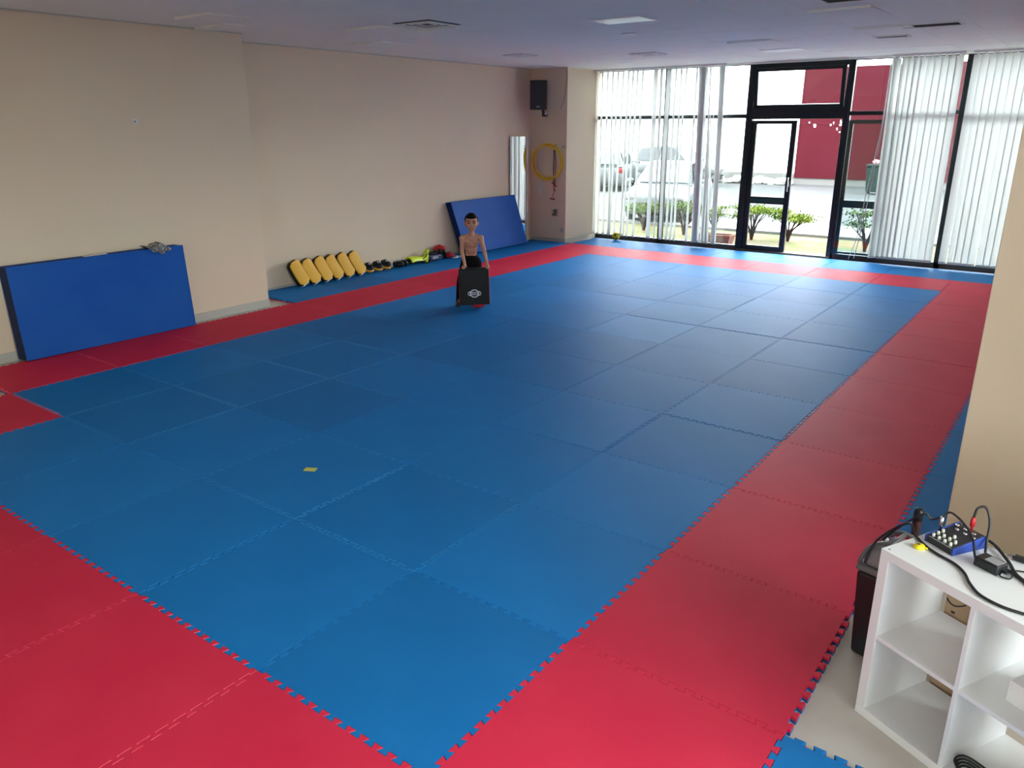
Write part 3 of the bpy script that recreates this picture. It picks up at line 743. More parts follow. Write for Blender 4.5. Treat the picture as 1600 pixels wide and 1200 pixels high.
# ------------------------------------------------------------------ things on the corner pillar and far left wall
mr = tag(empty('wall_mirror', (-7.978, 11.225, 0), rad(-13.3)), 'tall angled mirror standing between the landing mat and the corner pillar', 'mirror')
MB().b(-.008, 0, 0, .435, .0, 2.10).obj('mirror_glass', MIRROR, mr)
MB().b(-.02, .012, .435, .475, .0, 2.11).obj('side_strip', HOUSE, mr, bevel=.002)
# speaker
sp_ = tag(empty('wall_speaker', (-7.62, 11.72, 2.87), rad(24)), 'black loudspeaker on a wall bracket high in the far left corner', 'speaker')
m = MB(); m.prism([(-.17, -.13), (.17, -.13), (.12, .13), (-.12, .13)], -.27, .27); m.obj('cabinet', BLACK, sp_, bevel=.012)
MB().b(-.155, .155, -.137, -.129, -.25, .25).obj('front_grille', mat('speaker_grille', (.02, .022, .026), .6, bump=('voronoi', 160, .6, .004)), sp_, bevel=.003)
m = MB(); m.b(-.035, .035, -.141, -.137, -.225, -.205); m.obj('badge', STEEL, sp_)
m = MB(); m.cap((.06, .05, -.27), (.08, .03, -.37), .028, .028); m.b(.05, .12, .0, .27, -.40, -.34); m.obj('bracket', BLACK, sp_, bevel=.004)
MB().ell((.125, .0, -.34), (.022, .03, .03)).obj('bracket_cap', WHV, sp_)
m = MB(); m.tube(smooth_curve([(-7.30, 11.985, 2.62), (-7.22, 11.985, 2.8), (-7.18, 11.985, 3.05), (-7.165, 11.985, 3.36)]), .004, 5)
tag(m.obj('speaker_cable', mat('grey_cable', (.12, .11, .11), .6)), 'thin dark cable running up the pillar from the speaker', 'cable')
# hooks
def hook(x, z, label):
    r = tag(empty('wall_hook', (x, 12.0, z)), label, 'hook', 'wall hooks on the corner pillar')
    MB().b(-.015, .015, -.005, 0, -.02, .02).obj('plate', STEEL, r)
    m = MB(); m.tube(smooth_curve([(0, -.003, .0), (0, -.05, -.005), (0, -.075, .015)]), .005, 6); m.obj('peg', STEEL, r); return r
hook(-7.75, 1.91, 'small metal hook holding the hoops and white belts'); hook(-7.40, 1.93, 'small metal hook holding the skipping rope')
hook(-7.215, 1.90, 'small metal hook at the right edge of the pillar')
def hoop(cx, cz, rx, rz, y, tilt, label):
    m = MB(); m.tube([(rx * cos(a), 0, rz * sin(a)) for a in [2 * pi * k / 48 for k in range(48)]], .014, 8, closed=True)
    o = m.obj('gym_hoop', HOOP, loc=(cx, y, cz)); o.rotation_euler = (rad(2), 0, rad(tilt)); return tag(o, label, 'hoop', 'yellow hoops on the pillar')
hoop(-7.585, 1.60, .335, .34, 11.955, -2, 'yellow hoop hanging on the pillar, nearest the wall')
hoop(-7.535, 1.62, .335, .335, 11.925, 3, 'yellow hoop hanging on the pillar, slightly right of the others')
hoop(-7.565, 1.58, .335, .335, 11.895, 9, 'outermost yellow hoop hanging in front of the other two')
def belt(pts, w, m_, name, label, cat, group=None):
    m = MB(); vs_ = []
    for x, z, k in pts: vs_ += [(x - w * k, 11.985 - .01 * k, z), (x + w * k, 11.985 - .02 * k, z), (x + w * k, 11.981 - .02 * k, z), (x - w * k, 11.981 - .01 * k, z)]
    fs = []
    for i in range(len(pts) - 1):
        for e in range(4): fs.append((i * 4 + e, i * 4 + (e + 1) % 4, i * 4 + 4 + (e + 1) % 4, i * 4 + 4 + e))
    fs += [(0, 1, 2, 3), tuple((len(pts) - 1) * 4 + q for q in (3, 2, 1, 0))]
    m.add(vs_, fs); o = m.obj(name, m_); return tag(o, label, cat, group)
belt([(-7.76, 1.90, .5), (-7.78, 1.7, 1), (-7.77, 1.45, .8), (-7.75, 1.2, 1), (-7.77, 1.0, .9)], .022, WHV, 'cloth_belt', 'white cloth belt hanging straight down behind the hoops, left one', 'belt', 'white belts')
belt([(-7.74, 1.90, .5), (-7.72, 1.7, 1), (-7.735, 1.5, .8), (-7.76, 1.33, .5), (-7.71, 1.1, 1), (-7.74, .93, .9)], .02, WHV, 'cloth_belt', 'white cloth belt hanging behind the hoops, twisted right one', 'belt', 'white belts')
sr = tag(empty('skipping_rope', (-7.40, 11.965, 1.92)), 'dark skipping rope with red handles hanging on the pillar', 'skipping rope')
m = MB(); m.tube(smooth_curve([(-.01, 0, -.9), (-.03, 0, -.6), (-.015, 0, -.3), (0, -.02, 0), (.02, 0, -.3), (.01, 0, -.6), (.02, 0, -.75)]), .006, 6); m.tube(smooth_curve([(-.02, -.01, -.05), (-.03, -.01, -.5), (.0, -.01, -.75)]), .006, 6); m.obj('rope', DREAD, sr)
m = MB(); m.tube([(-.06, -.01, -.72), (.05, -.01, -.80)], .014, 8); m.obj('handle', REDV, sr)
m = MB(); m.tube([(-.10, -.01, -1.04), (.01, -.01, -1.05)], .014, 8); m.obj('handle', REDV, sr)
m = MB(); m.tube(smooth_curve([(-.03, -.01, -.80), (.02, -.01, -.87), (-.02, -.01, -.93), (-.04, -.01, -1.0)]), .006, 6); m.obj('rope_end', REDV, sr)
# small black dancing mark on the pillar wall
m = MB()
for p_, q_ in (((-.06, -.07), (0, .02)), ((0, .02), (.05, -.06)), ((0, .02), (.0, .07)), ((-.07, .03), (.06, .06)), ((.0, .03), (.07, .0)), ((-.05, -.02), (.02, -.07))):
    m.tube([(p_[0], -.004, p_[1]), (q_[0], -.004, q_[1])], .009, 6)
o = m.obj('wall_sticker', BLACK, loc=(-7.40, 11.995, .60)); tag(o, 'small black figure-shaped sticker low on the corner pillar', 'sticker')
o = MB().b(-.035, .035, -.01, 0, -.05, .05).obj('socket_plate', SKIRT, loc=(-7.23, 12.0, .25), bevel=.003); tag(o, 'pale socket plate low on the corner pillar', 'socket')
sk = tag(empty('wall_socket', (-7.2, 3.185, 2.35)), 'small white junction plate high on the nearer left wall', 'wall plate')
MB().b(0, .012, -.035, .035, -.03, .03).obj('plate', WPL, sk, bevel=.003); MB().ell((.014, 0, 0), (.008, .012, .012)).obj('outlet', STEEL, sk)
# ball
bl = tag(empty('ball', (-6.47, 12.93, .085)), 'small yellow ball with black patches below the left window blind', 'ball')
MB().ell((0, 0, 0), (.083, .083, .083), 24, 16).obj('ball_skin', YELP, bl)
def patch_on_ball(r, dirs, par):
    m = MB()
    for d in dirs:
        q = Vector(d).normalized(); M_ = q.to_track_quat('Z', 'Y').to_matrix().to_4x4()
        vs_ = [(0, 0, r + .001)]
        for ring_ in (.014, .026):
            for k in range(5): a = 2 * pi * k / 5; v = Vector((ring_ * cos(a), ring_ * sin(a), r)); vs_.append(tuple(v.normalized() * (r + .001)))
        m.add(vs_, [(0, 1 + k, 1 + (k + 1) % 5) for k in range(5)] + [(1 + k, 6 + k, 6 + (k + 1) % 5, 1 + (k + 1) % 5) for k in range(5)], 0, True, M_)
    m.obj('black_patches', BLACK, par)
patch_on_ball(.083, [(0, 0, 1), (.9, .2, .45), (.3, -.9, .4), (-.7, -.6, .4), (-.6, .7, .4), (.3, .9, .4), (.6, -.6, -.45), (-.3, -.9, -.4), (-.9, .1, -.4), (.9, .5, -.4)], bl)

# ------------------------------------------------------------------ ceiling fittings
def grille(x0, x1, y0, y1, n, label, cat='vent', slotm=GRILLE, along='x', name='ceiling_vent', group=None):
    r = tag(empty(name, ((x0 + x1) / 2, (y0 + y1) / 2, CZ)), label, cat, group); hx, hy = (x1 - x0) / 2, (y1 - y0) / 2
    MB().b(-hx + .02, hx - .02, -hy + .02, hy - .02, -.006, .0).obj('dark_opening', slotm, r)
    m = MB(); f = .025
    m.b(-hx, hx, -hy, -hy + f, -.014, 0); m.b(-hx, hx, hy - f, hy, -.014, 0); m.b(-hx, -hx + f, -hy, hy, -.014, 0); m.b(hx - f, hx, -hy, hy, -.014, 0); m.obj('frame', CEIL, r, bevel=.003)
    m = MB()
    for k in range(n):
        y = -hy + f + (k + 1) * (2 * hy - 2 * f) / (n + 1); m.box((0, y, -.010), (2 * hx - 2 * f, .012, .004))
    m.obj('slats', slotm, r); return r
grille(-.66, 0, 8.86, 9.22, 6, 'long dark grey ceiling vent nearest the right-hand windows')
grille(-.80, -.2, 6.1, 6.62, 8, 'black ceiling vent cut off by the top picture edge')
# square diffuser with concentric louvres
def diffuser(x, y, s, dark, label, name='ceiling_diffuser'):
    r = tag(empty(name, (x, y, CZ), rad(0)), label, 'air diffuser', 'square ceiling diffusers'); m = MB()
    for k in range(4):
        a = s / 2 * (1 - k * .23); b_ = a - .018; zz = -.02 + .004 * k
        for (x0, x1, y0, y1) in ((-a, a, -a, -b_), (-a, a, b_, a), (-a, -b_, -b_, b_), (b_, a, -b_, b_)): m.b(x0, x1, y0, y1, zz, zz + .006)
    m.obj('louvres', CEIL, r); MB().b(-s / 2 + .005, s / 2 - .005, -s / 2 + .005, s / 2 - .005, -.004, 0).obj('dark_recess', dark, r); return r
diffuser(-4.82, 5.45, .55, GRILLE, 'square ceiling diffuser with dark slots above the left wall side')
diffuser(-4.60, 10.4, .46, mat('diffuser_light', (.45, .45, .47), .6), 'pale square ceiling diffuser close to the left window')
diffuser(-6.33, 9.3, .42, mat('diffuser_pale', (.55, .55, .58), .6), 'faint square ceiling diffuser near the far left corner')
pl = tag(empty('ceiling_light_panel', (-2.9, 6.48, CZ)), 'unlit square ceiling light panel near the middle of the room', 'ceiling light')
MB().b(-.31, .31, -.22, .22, -.010, 0).obj('frame', WPL, pl, bevel=.003); MB().b(-.285, .285, -.195, .195, -.013, -.009).obj('diffuser_sheet', mat('unlit_sheet', (.60, .64, .68), .35), pl)
dl = tag(empty('ceiling_spotlight', (-3.485, 7.70, CZ)), 'small round recessed ceiling spotlight with dark centre', 'ceiling light')
MB().lathe([(.052, -.002), (.10, -.004), (.10, -.012), (.085, -.016), (.052, -.010)], 28).obj('ring', WPL, dl); MB().lathe([(0, -.003), (.054, -.004), (.054, -.009), (0, -.006)], 24).obj('lamp_opening', BLACK, dl)
grille(-1.16, -.74, 9.98, 10.20, 2, 'small narrow pale ceiling vent between the long vent and the blinds', slotm=mat('vent_mid', (.22, .22, .23), .7))
o = MB().b(-.3, .3, -.22, .22, -.008, 0).obj('ceiling_light_panel', WPL, loc=(-2.70, 11.15, CZ), bevel=.003); tag(o, 'pale flat ceiling panel just in front of the door', 'ceiling light')

# ------------------------------------------------------------------ white cube shelf and its contents
SA = rad(-27); SO = (1.182, 1.345, FZ)
shf = tag(empty('cube_shelf', SO, SA), 'white open cube shelf unit standing on the bare floor at the right', 'shelf')
SW, SH, SD = .755, .765, .385; tk = .038; ti = .017
MB().b(0, tk, 0, SD, tk, SH - tk).obj('side_panel', WHITE, shf, bevel=.0015); MB().b(SW - tk, SW, 0, SD, tk, SH - tk).obj('side_panel', WHITE, shf, bevel=.0015)
MB().b(0, SW, 0, SD, SH - tk, SH).obj('top_panel', WHITE, shf, bevel=.0015); MB().b(0, SW, 0, SD, 0, tk).obj('bottom_panel', WHITE, shf, bevel=.0015)
MB().b(SW / 2 - ti / 2, SW / 2 + ti / 2, .002, SD - .002, tk, SH - tk).obj('divider', WHITE, shf, bevel=.001)
MB().b(tk, SW / 2 - ti / 2, .003, SD - .002, SH / 2 - ti / 2, SH / 2 + ti / 2).obj('shelf_board', WHITE, shf, bevel=.001)
MB().b(SW / 2 + ti / 2, SW - tk, .003, SD - .002, SH / 2 - ti / 2, SH / 2 + ti / 2).obj('shelf_board', WHITE, shf, bevel=.001)
MB().lathe([(0, 0), (.004, 0), (.004, .001), (0, .001)], 10, T=Matrix.Translation((.02, .02, SH))).obj('screw_cap', GREYB, shf)
TM = Matrix.Translation(SO) @ Matrix.Rotation(SA, 4, 'Z')
ZT = FZ + SH
def sl_(u, v, z=0): return TM @ Vector((u, v, SH + z))
def inv_xy(x, y): q = TM.inverted() @ Vector((x, y, 0)); return q.x, q.y
# cardboard box inside the upper left cell
cbx = tag(empty('cardboard_box', TM @ Vector((.045, .40, 0)), SA), 'brown cardboard box with curved black line seen through the upper left cell', 'box')
MB().b(0, .30, 0, .20, 0, .56).obj('carton', CARD, cbx, bevel=.002)
m = MB(); m.tube([(.004 + .080 * k / 12, -.002, .452 - .022 * sin(pi * (k / 12) ** .8) + .012 * k / 12) for k in range(13)], .0028, 5); m.obj('curved_print', BLACK, cbx)
m = MB(); m.b(.03, .045, -.0012, 0, .398, .408); m.obj('small_print', BLACK, cbx)
wb = tag(empty('white_box', TM @ Vector((.60, .17, SH / 2 + ti / 2)), SA + rad(-2)), 'white carton standing in the upper right cell', 'box')
MB().b(-.105, .10, -.07, .12, 0, .085).obj('carton', WHITE, wb, bevel=.002); m = MB(); m.tube([(-.106, -.05, .02), (-.106, -.045, .06), (-.106, -.03, .08)], .002, 5); m.obj('flap_gap', BLACK, wb)
# mixer
mx_ = tag(empty('audio_mixer', (1.404, 1.545, ZT), rad(-33)), 'small black and blue audio mixer with white knobs on the shelf top', 'audio mixer')
a_, b2_ = .069, .092
m = MB(); m.prism([(-b2_, 0), (b2_, 0), (b2_, .050), (b2_ - .03, .050), (-b2_, .026)], -a_ + .006, a_ - .006, T=Matrix(((0, 0, 1, 0), (1, 0, 0, 0), (0, 1, 0, 0), (0, 0, 0, 1)))); m.obj('chassis', MIXT, mx_, bevel=.002)
for s_ in (-1, 1):
    m = MB(); m.prism([(-b2_ - .003, 0), (b2_ + .003, 0), (b2_ + .003, .054), (b2_ - .03, .054), (-b2_ - .003, .030)], s_ * (a_ - .003) - .004, s_ * (a_ - .003) + .004, T=Matrix(((0, 0, 1, 0), (1, 0, 0, 0), (0, 1, 0, 0), (0, 0, 0, 1)))); m.obj('blue_side', MIXB, mx_, bevel=.002)
mx_.scale = (.92, .92, .95)
def zt_(v): return .026 + (v + b2_) / (2 * b2_ - .03) * .024 if v < b2_ - .03 else .050
for col_ in range(4):
    for row_ in range(3):
        u, v = -.045 + .028 * col_, -.076 + .026 * row_
        if row_ == 2 and col_ % 2: continue
        m = MB().lathe([(0, 0), (.0065, 0), (.006, .012), (.005, .015), (0, .015)], 12, T=Matrix.Translation((u, v, zt_(v) - .001))); m.obj('knob', CREAM, mx_)
for k in range(6):
    u, v = -.05 + .02 * k, .036 if k % 2 else .06
    MB().lathe([(.004, 0), (.0085, 0), (.0085, .005), (.004, .005)], 12, T=Matrix.Translation((u, v, .044 if v < .06 else .049))).obj('jack_socket', CHROME, mx_)
m = MB(); m.b(-.055, .055, -.002, .002, .036, .0385); m.b(-.055, .055, -.089, -.087, .0265, .0275); m.obj('white_print', WHV, mx_)
# plugs
def plug(base, c, name, label, hgt=.045):
    r = tag(empty(name, base), label, 'plug'); MB().lathe([(.0, 0), (.0045, 0), (.0045, .02), (.009, .022), (.009, .045), (.006, .06), (0, .062)], 12).obj('barrel', c, r)
    return r
plug((1.345, 1.555, ZT + .036), CHROME, 'jack_plug', 'silver jack plug standing in the mixer top')
rp_ = plug((1.445, 1.60, ZT + .046), REDV, 'jack_plug', 'red collared jack plug at the back of the mixer')
def cable(pts, r, label, m_=RUBBER, name='cable'):
    m = MB(); m.tube(smooth_curve(pts, 8), r, 8); return tag(m.obj(name, m_), label, 'cable', 'black cables on the shelf top')
z0 = ZT + .006
cable([(1.075, 1.70, .455), (1.10, 1.72, .56), (1.17, 1.70, .66), (1.235, 1.60, ZT + .012), (1.262, 1.53, z0), (1.312, 1.458, z0), (1.36, 1.415, z0), (1.425, 1.375, z0), (1.465, 1.325, z0), (1.490, 1.262, z0), (1.53, 1.20, z0), (1.60, 1.165, z0), (1.68, 1.16, z0)], .0052, 'long black cable curving across the front of the shelf top')
cable([(1.10, 1.84, .50), (1.16, 1.82, .60), (1.26, 1.74, ZT + .002), (1.30, 1.65, ZT + .03), (1.335, 1.59, ZT + .075), (1.345, 1.555, ZT + .094)], .0045, 'black cable arching from behind the shelf to the silver plug')
cable([(1.445, 1.60, ZT + .105), (1.452, 1.605, ZT + .145), (1.478, 1.615, ZT + .15), (1.50, 1.60, ZT + .10), (1.505, 1.55, ZT + .03), (1.52, 1.49, z0), (1.60, 1.43, z0), (1.70, 1.32, z0)], .0048, 'black cable looping up from the red plug')
cable([(1.345, 1.555, ZT + .094), (1.37, 1.56, ZT + .12), (1.42, 1.535, ZT + .10), (1.46, 1.49, ZT + .07), (1.482, 1.43, ZT + .03), (1.497, 1.405, ZT + .02)], .0042, 'thin black lead running over the mixer to the power adapter')
cable([(1.48, 1.66, z0), (1.53, 1.60, z0 + .008), (1.585, 1.50, z0 + .004), (1.62, 1.42, z0), (1.68, 1.36, z0), (1.74, 1.30, z0)], .006, 'thick black cable running back right of the adapter')
cable([(1.575, 1.42, ZT + .012), (1.605, 1.41, ZT + .008), (1.60, 1.375, z0), (1.57, 1.38, z0), (1.585, 1.43, z0), (1.64, 1.46, z0), (1.70, 1.44, z0)], .003, 'thin looped lead of the power adapter')
# adapter
pa = tag(empty('power_adapter', (1.535, 1.425, ZT), rad(-28)), 'black power adapter block with grey label on the shelf top', 'power adapter')
MB().b(-.045, .045, -.032, .032, 0, .038).obj('housing', BLACK, pa, bevel=.005); MB().b(-.012, .040, -.024, .022, .038, .0388).obj('label_sticker', mat('grey_label', (.30, .30, .31), .5), pa)
MB().lathe([(.004, 0), (.007, .002), (.005, .022), (.003, .024)], 10, T=Matrix.Translation((.045, -.005, .016)) @ Matrix.Rotation(rad(90), 4, 'Y')).obj('strain_relief', BLACK, pa)
# small dark plug lying further right
dp = tag(empty('power_plug', (1.63, 1.545, ZT + .002), rad(-10)), 'flat black plug lying at the right edge of the shelf top', 'plug')
MB().b(-.035, .035, -.014, .014, 0, .018).obj('plug_body', BLACK, dp, bevel=.005); m = MB(); m.tube([(-.035, -.006, .009), (-.055, -.006, .009)], .0022, 6); m.tube([(-.035, .006, .009), (-.055, .006, .009)], .0022, 6); m.obj('pins', STEEL, dp)
# yellow smiley disc
yd = tag(empty('yellow_disc', (1.298, 1.432, ZT), rad(20)), 'small yellow round cap with black centre near the shelf corner', 'cap')
MB().lathe([(0, 0), (.020, 0), (.022, .006), (.018, .014), (.0, .016)], 18).obj('disc', YELP, yd)
m = MB(); m.lathe([(0, .015), (.0065, .016), (0, .0175)], 12, T=Matrix.Translation((-.003, .003, 0))); m.obj('black_centre', BLACK, yd)
m = MB(); m.tube([(.016, 0, .006), (.028, -.006, .004), (.032, -.002, .004)], .004, 6); m.obj('tab', YELP, yd)
# dark cord bundle in the lower right cell
cc = tag(empty('cord_bundle', TM @ Vector((.47, .055, tk + .004)), SA), 'bundle of black cord lying in the lower right cell', 'cord')
for q in range(4):
    m = MB(); m.tube([((.05 + .006 * q) * cos(a), (.035 + .004 * q) * sin(a), .008 + .010 * q + .004 * sin(3 * a)) for a in [2 * pi * k / 24 for k in range(24)]], .0045, 6, closed=True); m.obj('loop', RUBBER, cc)

# ------------------------------------------------------------------ waste bin and tool behind the shelf
wbn = tag(empty('waste_bin', (1.175, 1.80, FZ), rad(-14)), 'black waste bin with grey open lid frame standing beside the shelf', 'bin')
def tapered(w0, d0, w1, d1, z0_, z1_, mi=0):
    m = MB(); vs_ = [(sx * w / 2, sy * d / 2, z) for (w, d, z) in ((w0, d0, z0_), (w1, d1, z1_)) for sx, sy in ((-1, -1), (1, -1), (1, 1), (-1, 1))]
    m.add(vs_, [(3, 2, 1, 0), (4, 5, 6, 7), (0, 1, 5, 4), (1, 2, 6, 5), (2, 3, 7, 6), (3, 0, 4, 7)], mi); return m
tapered(.185, .19, .215, .24, 0, .44).obj('body', BLACK, wbn, bevel=.02, seg=3)
tapered(.225, .25, .22, .245, .44, .47).obj('rim', GREYB, wbn, bevel=.012, seg=3)
m = tapered(.205, .23, .16, .17, .468, .555); m.obj('bag', BAG, wbn, bevel=.03, seg=4)
m = MB()
for yy in (-.10, .10):
    m.tube([(-.105 * cos(a), yy * (1 - .25 * sin(a)), .465 + .125 * sin(a)) for a in [pi * k / 12 for k in range(13)]], .010, 8)
m.tube([(-.0, -.08, .588), (0, .08, .588)], .010, 8); m.obj('lid_frame', GREYB, wbn)
# pipe-like black handle with dark red grip, standing behind
tl = tag(empty('handle_tool', (1.205, 2.08, FZ), rad(0)), 'upright black rod with dark red grip standing behind the waste bin', 'tool')
m = MB(); m.tube([(0, 0, .0), (0, 0, .48)], .012, 10); m.obj('rod', BLACK, tl)
m = MB(); m.tube([(0, 0, .46), (0, 0, .50), (0, 0, .58), (0, 0, .60)], [.016, .019, .019, .016], 12); m.obj('red_grip', DREAD, tl)
m = MB(); m.ell((0, 0, .615), (.021, .021, .022)); m.tube([(0, 0, .575), (0, 0, .615)], .021, 12); m.obj('knob', BLACK, tl)
m = MB(); m.b(-.06, .06, -.03, .03, 0, .02); m.obj('foot', BLACK, tl, bevel=.005)

# ------------------------------------------------------------------ outside
GZ = -.15
struct(MB().b(-60, 60, 16.9, 34, GZ - .2, GZ).obj('floor_road', ASPH))
struct(MB().b(-60, 60, 13.35, 16.9, GZ - .2, GZ + .0).obj('floor_soil', SOIL))
struct(MB().b(-60, 60, 13.3, 13.75, GZ - .2, GZ + .08).obj('floor_threshold', CONC))
struct(MB().b(-60, 60, 16.9, 18.9, GZ - .1, GZ + .06).obj('floor_pavement', CONC))
struct(MB().b(4.8, 60, -40, 13.3, GZ - .3, GZ - .05).obj('floor_yard', ASPH))
bd = tag(empty('building', (-10, 34, GZ)), 'tall white rendered building across the road seen through the windows', 'building')
MB().b(-32, 40, 0, 6, 0, 5.7).obj('wall', EXWALL, bd); MB().b(-32, 40, -.12, 0, 0, .45).obj('plinth', CONC, bd)
mg = tag(empty('metal_gate', (-4.7, 33.85, GZ)), 'wide maroon sheet metal gate in the white building opposite', 'gate')
m = MB(); m.b(-4.65, 4.65, -.02, .03, .28, 4.72)
m.obj('sheet', MAROON, mg)
m = MB()
for k in range(4): m.b(-4.65 + 3.1 * k - .02, -4.65 + 3.1 * k + .02, -.035, -.02, .28, 4.72)
m.b(-4.65, 4.65, -.035, -.02, 2.5, 2.54); m.obj('rib', mat('maroon_rib', (.038, .004, .007), .8, spec=.1), mg)
MB().b(2.15, 2.55, -.04, -.02, 1.30, 1.85).obj('white_notice', WPAP, mg)
m = MB(); r_ = random.Random(5)
for k in range(26):
    x = -4.2 + r_.choice([0, 0, .9, 1.2, 1.3]) + r_.uniform(-.1, .2); z = r_.uniform(2.1, 3.0); w_ = r_.uniform(.03, .08); hh = r_.uniform(.04, .12)
    m.prism([(x, z), (x + w_, z + .02), (x + w_ * .7, z + hh), (x - .02, z + hh * .8)], 0, .004, T=Matrix(((1, 0, 0, 0), (0, 0, -1, -.025), (0, 1, 0, 0), (0, 0, 0, 1))))
m.obj('white_marks', WPAP, mg)  # small irregular white marks on the gate sheet
# rubble heap line by the wall
m = MB(); r_ = random.Random(8)
for k in range(60): m.ell((-14.4 + .085 * k * 1.0 + r_.uniform(-.1, .1), r_.uniform(-.4, .1), r_.uniform(.0, .22)), (r_.uniform(.1, .3), .2, r_.uniform(.06, .18)), 8, 5)
o = m.obj('rubble', STONE, loc=(0, 33.4, GZ)); tag(o, 'low heap of pale rubble along the foot of the white building', 'rubble', kind='stuff')
# wheelie bin
eb = tag(empty('wheeled_bin', (-5.25, 30.2, GZ)), 'dark green wheeled bin standing on the road before the maroon gate', 'bin')
m = MB(); vs_ = [(sx * w, sy * w, z) for (w, z) in ((.24, .1), (.30, 1.0)) for sx, sy in ((-1, -1), (1, -1), (1, 1), (-1, 1))]
m.add(vs_, [(3, 2, 1, 0), (4, 5, 6, 7), (0, 1, 5, 4), (1, 2, 6, 5), (2, 3, 7, 6), (3, 0, 4, 7)]); m.obj('body', BINGR, eb, bevel=.02)
MB().b(-.32, .32, -.33, .33, 1.0, 1.08).obj('lid', BINGR, eb, bevel=.03)
for s_ in (-1, 1): MB().lathe([(0, -.03), (.10, -.03), (.10, .03), (0, .03)], 16, T=Matrix.Translation((.22 * s_, .22, .10)) @ Matrix.Rotation(rad(90), 4, 'Y')).obj('wheel', RUBBER, eb)
MB().ell((-.05, 0, 1.16), (.12, .12, .09)).obj('pink_bag', mat('pink_bag', (.7, .25, .3), .5), eb)

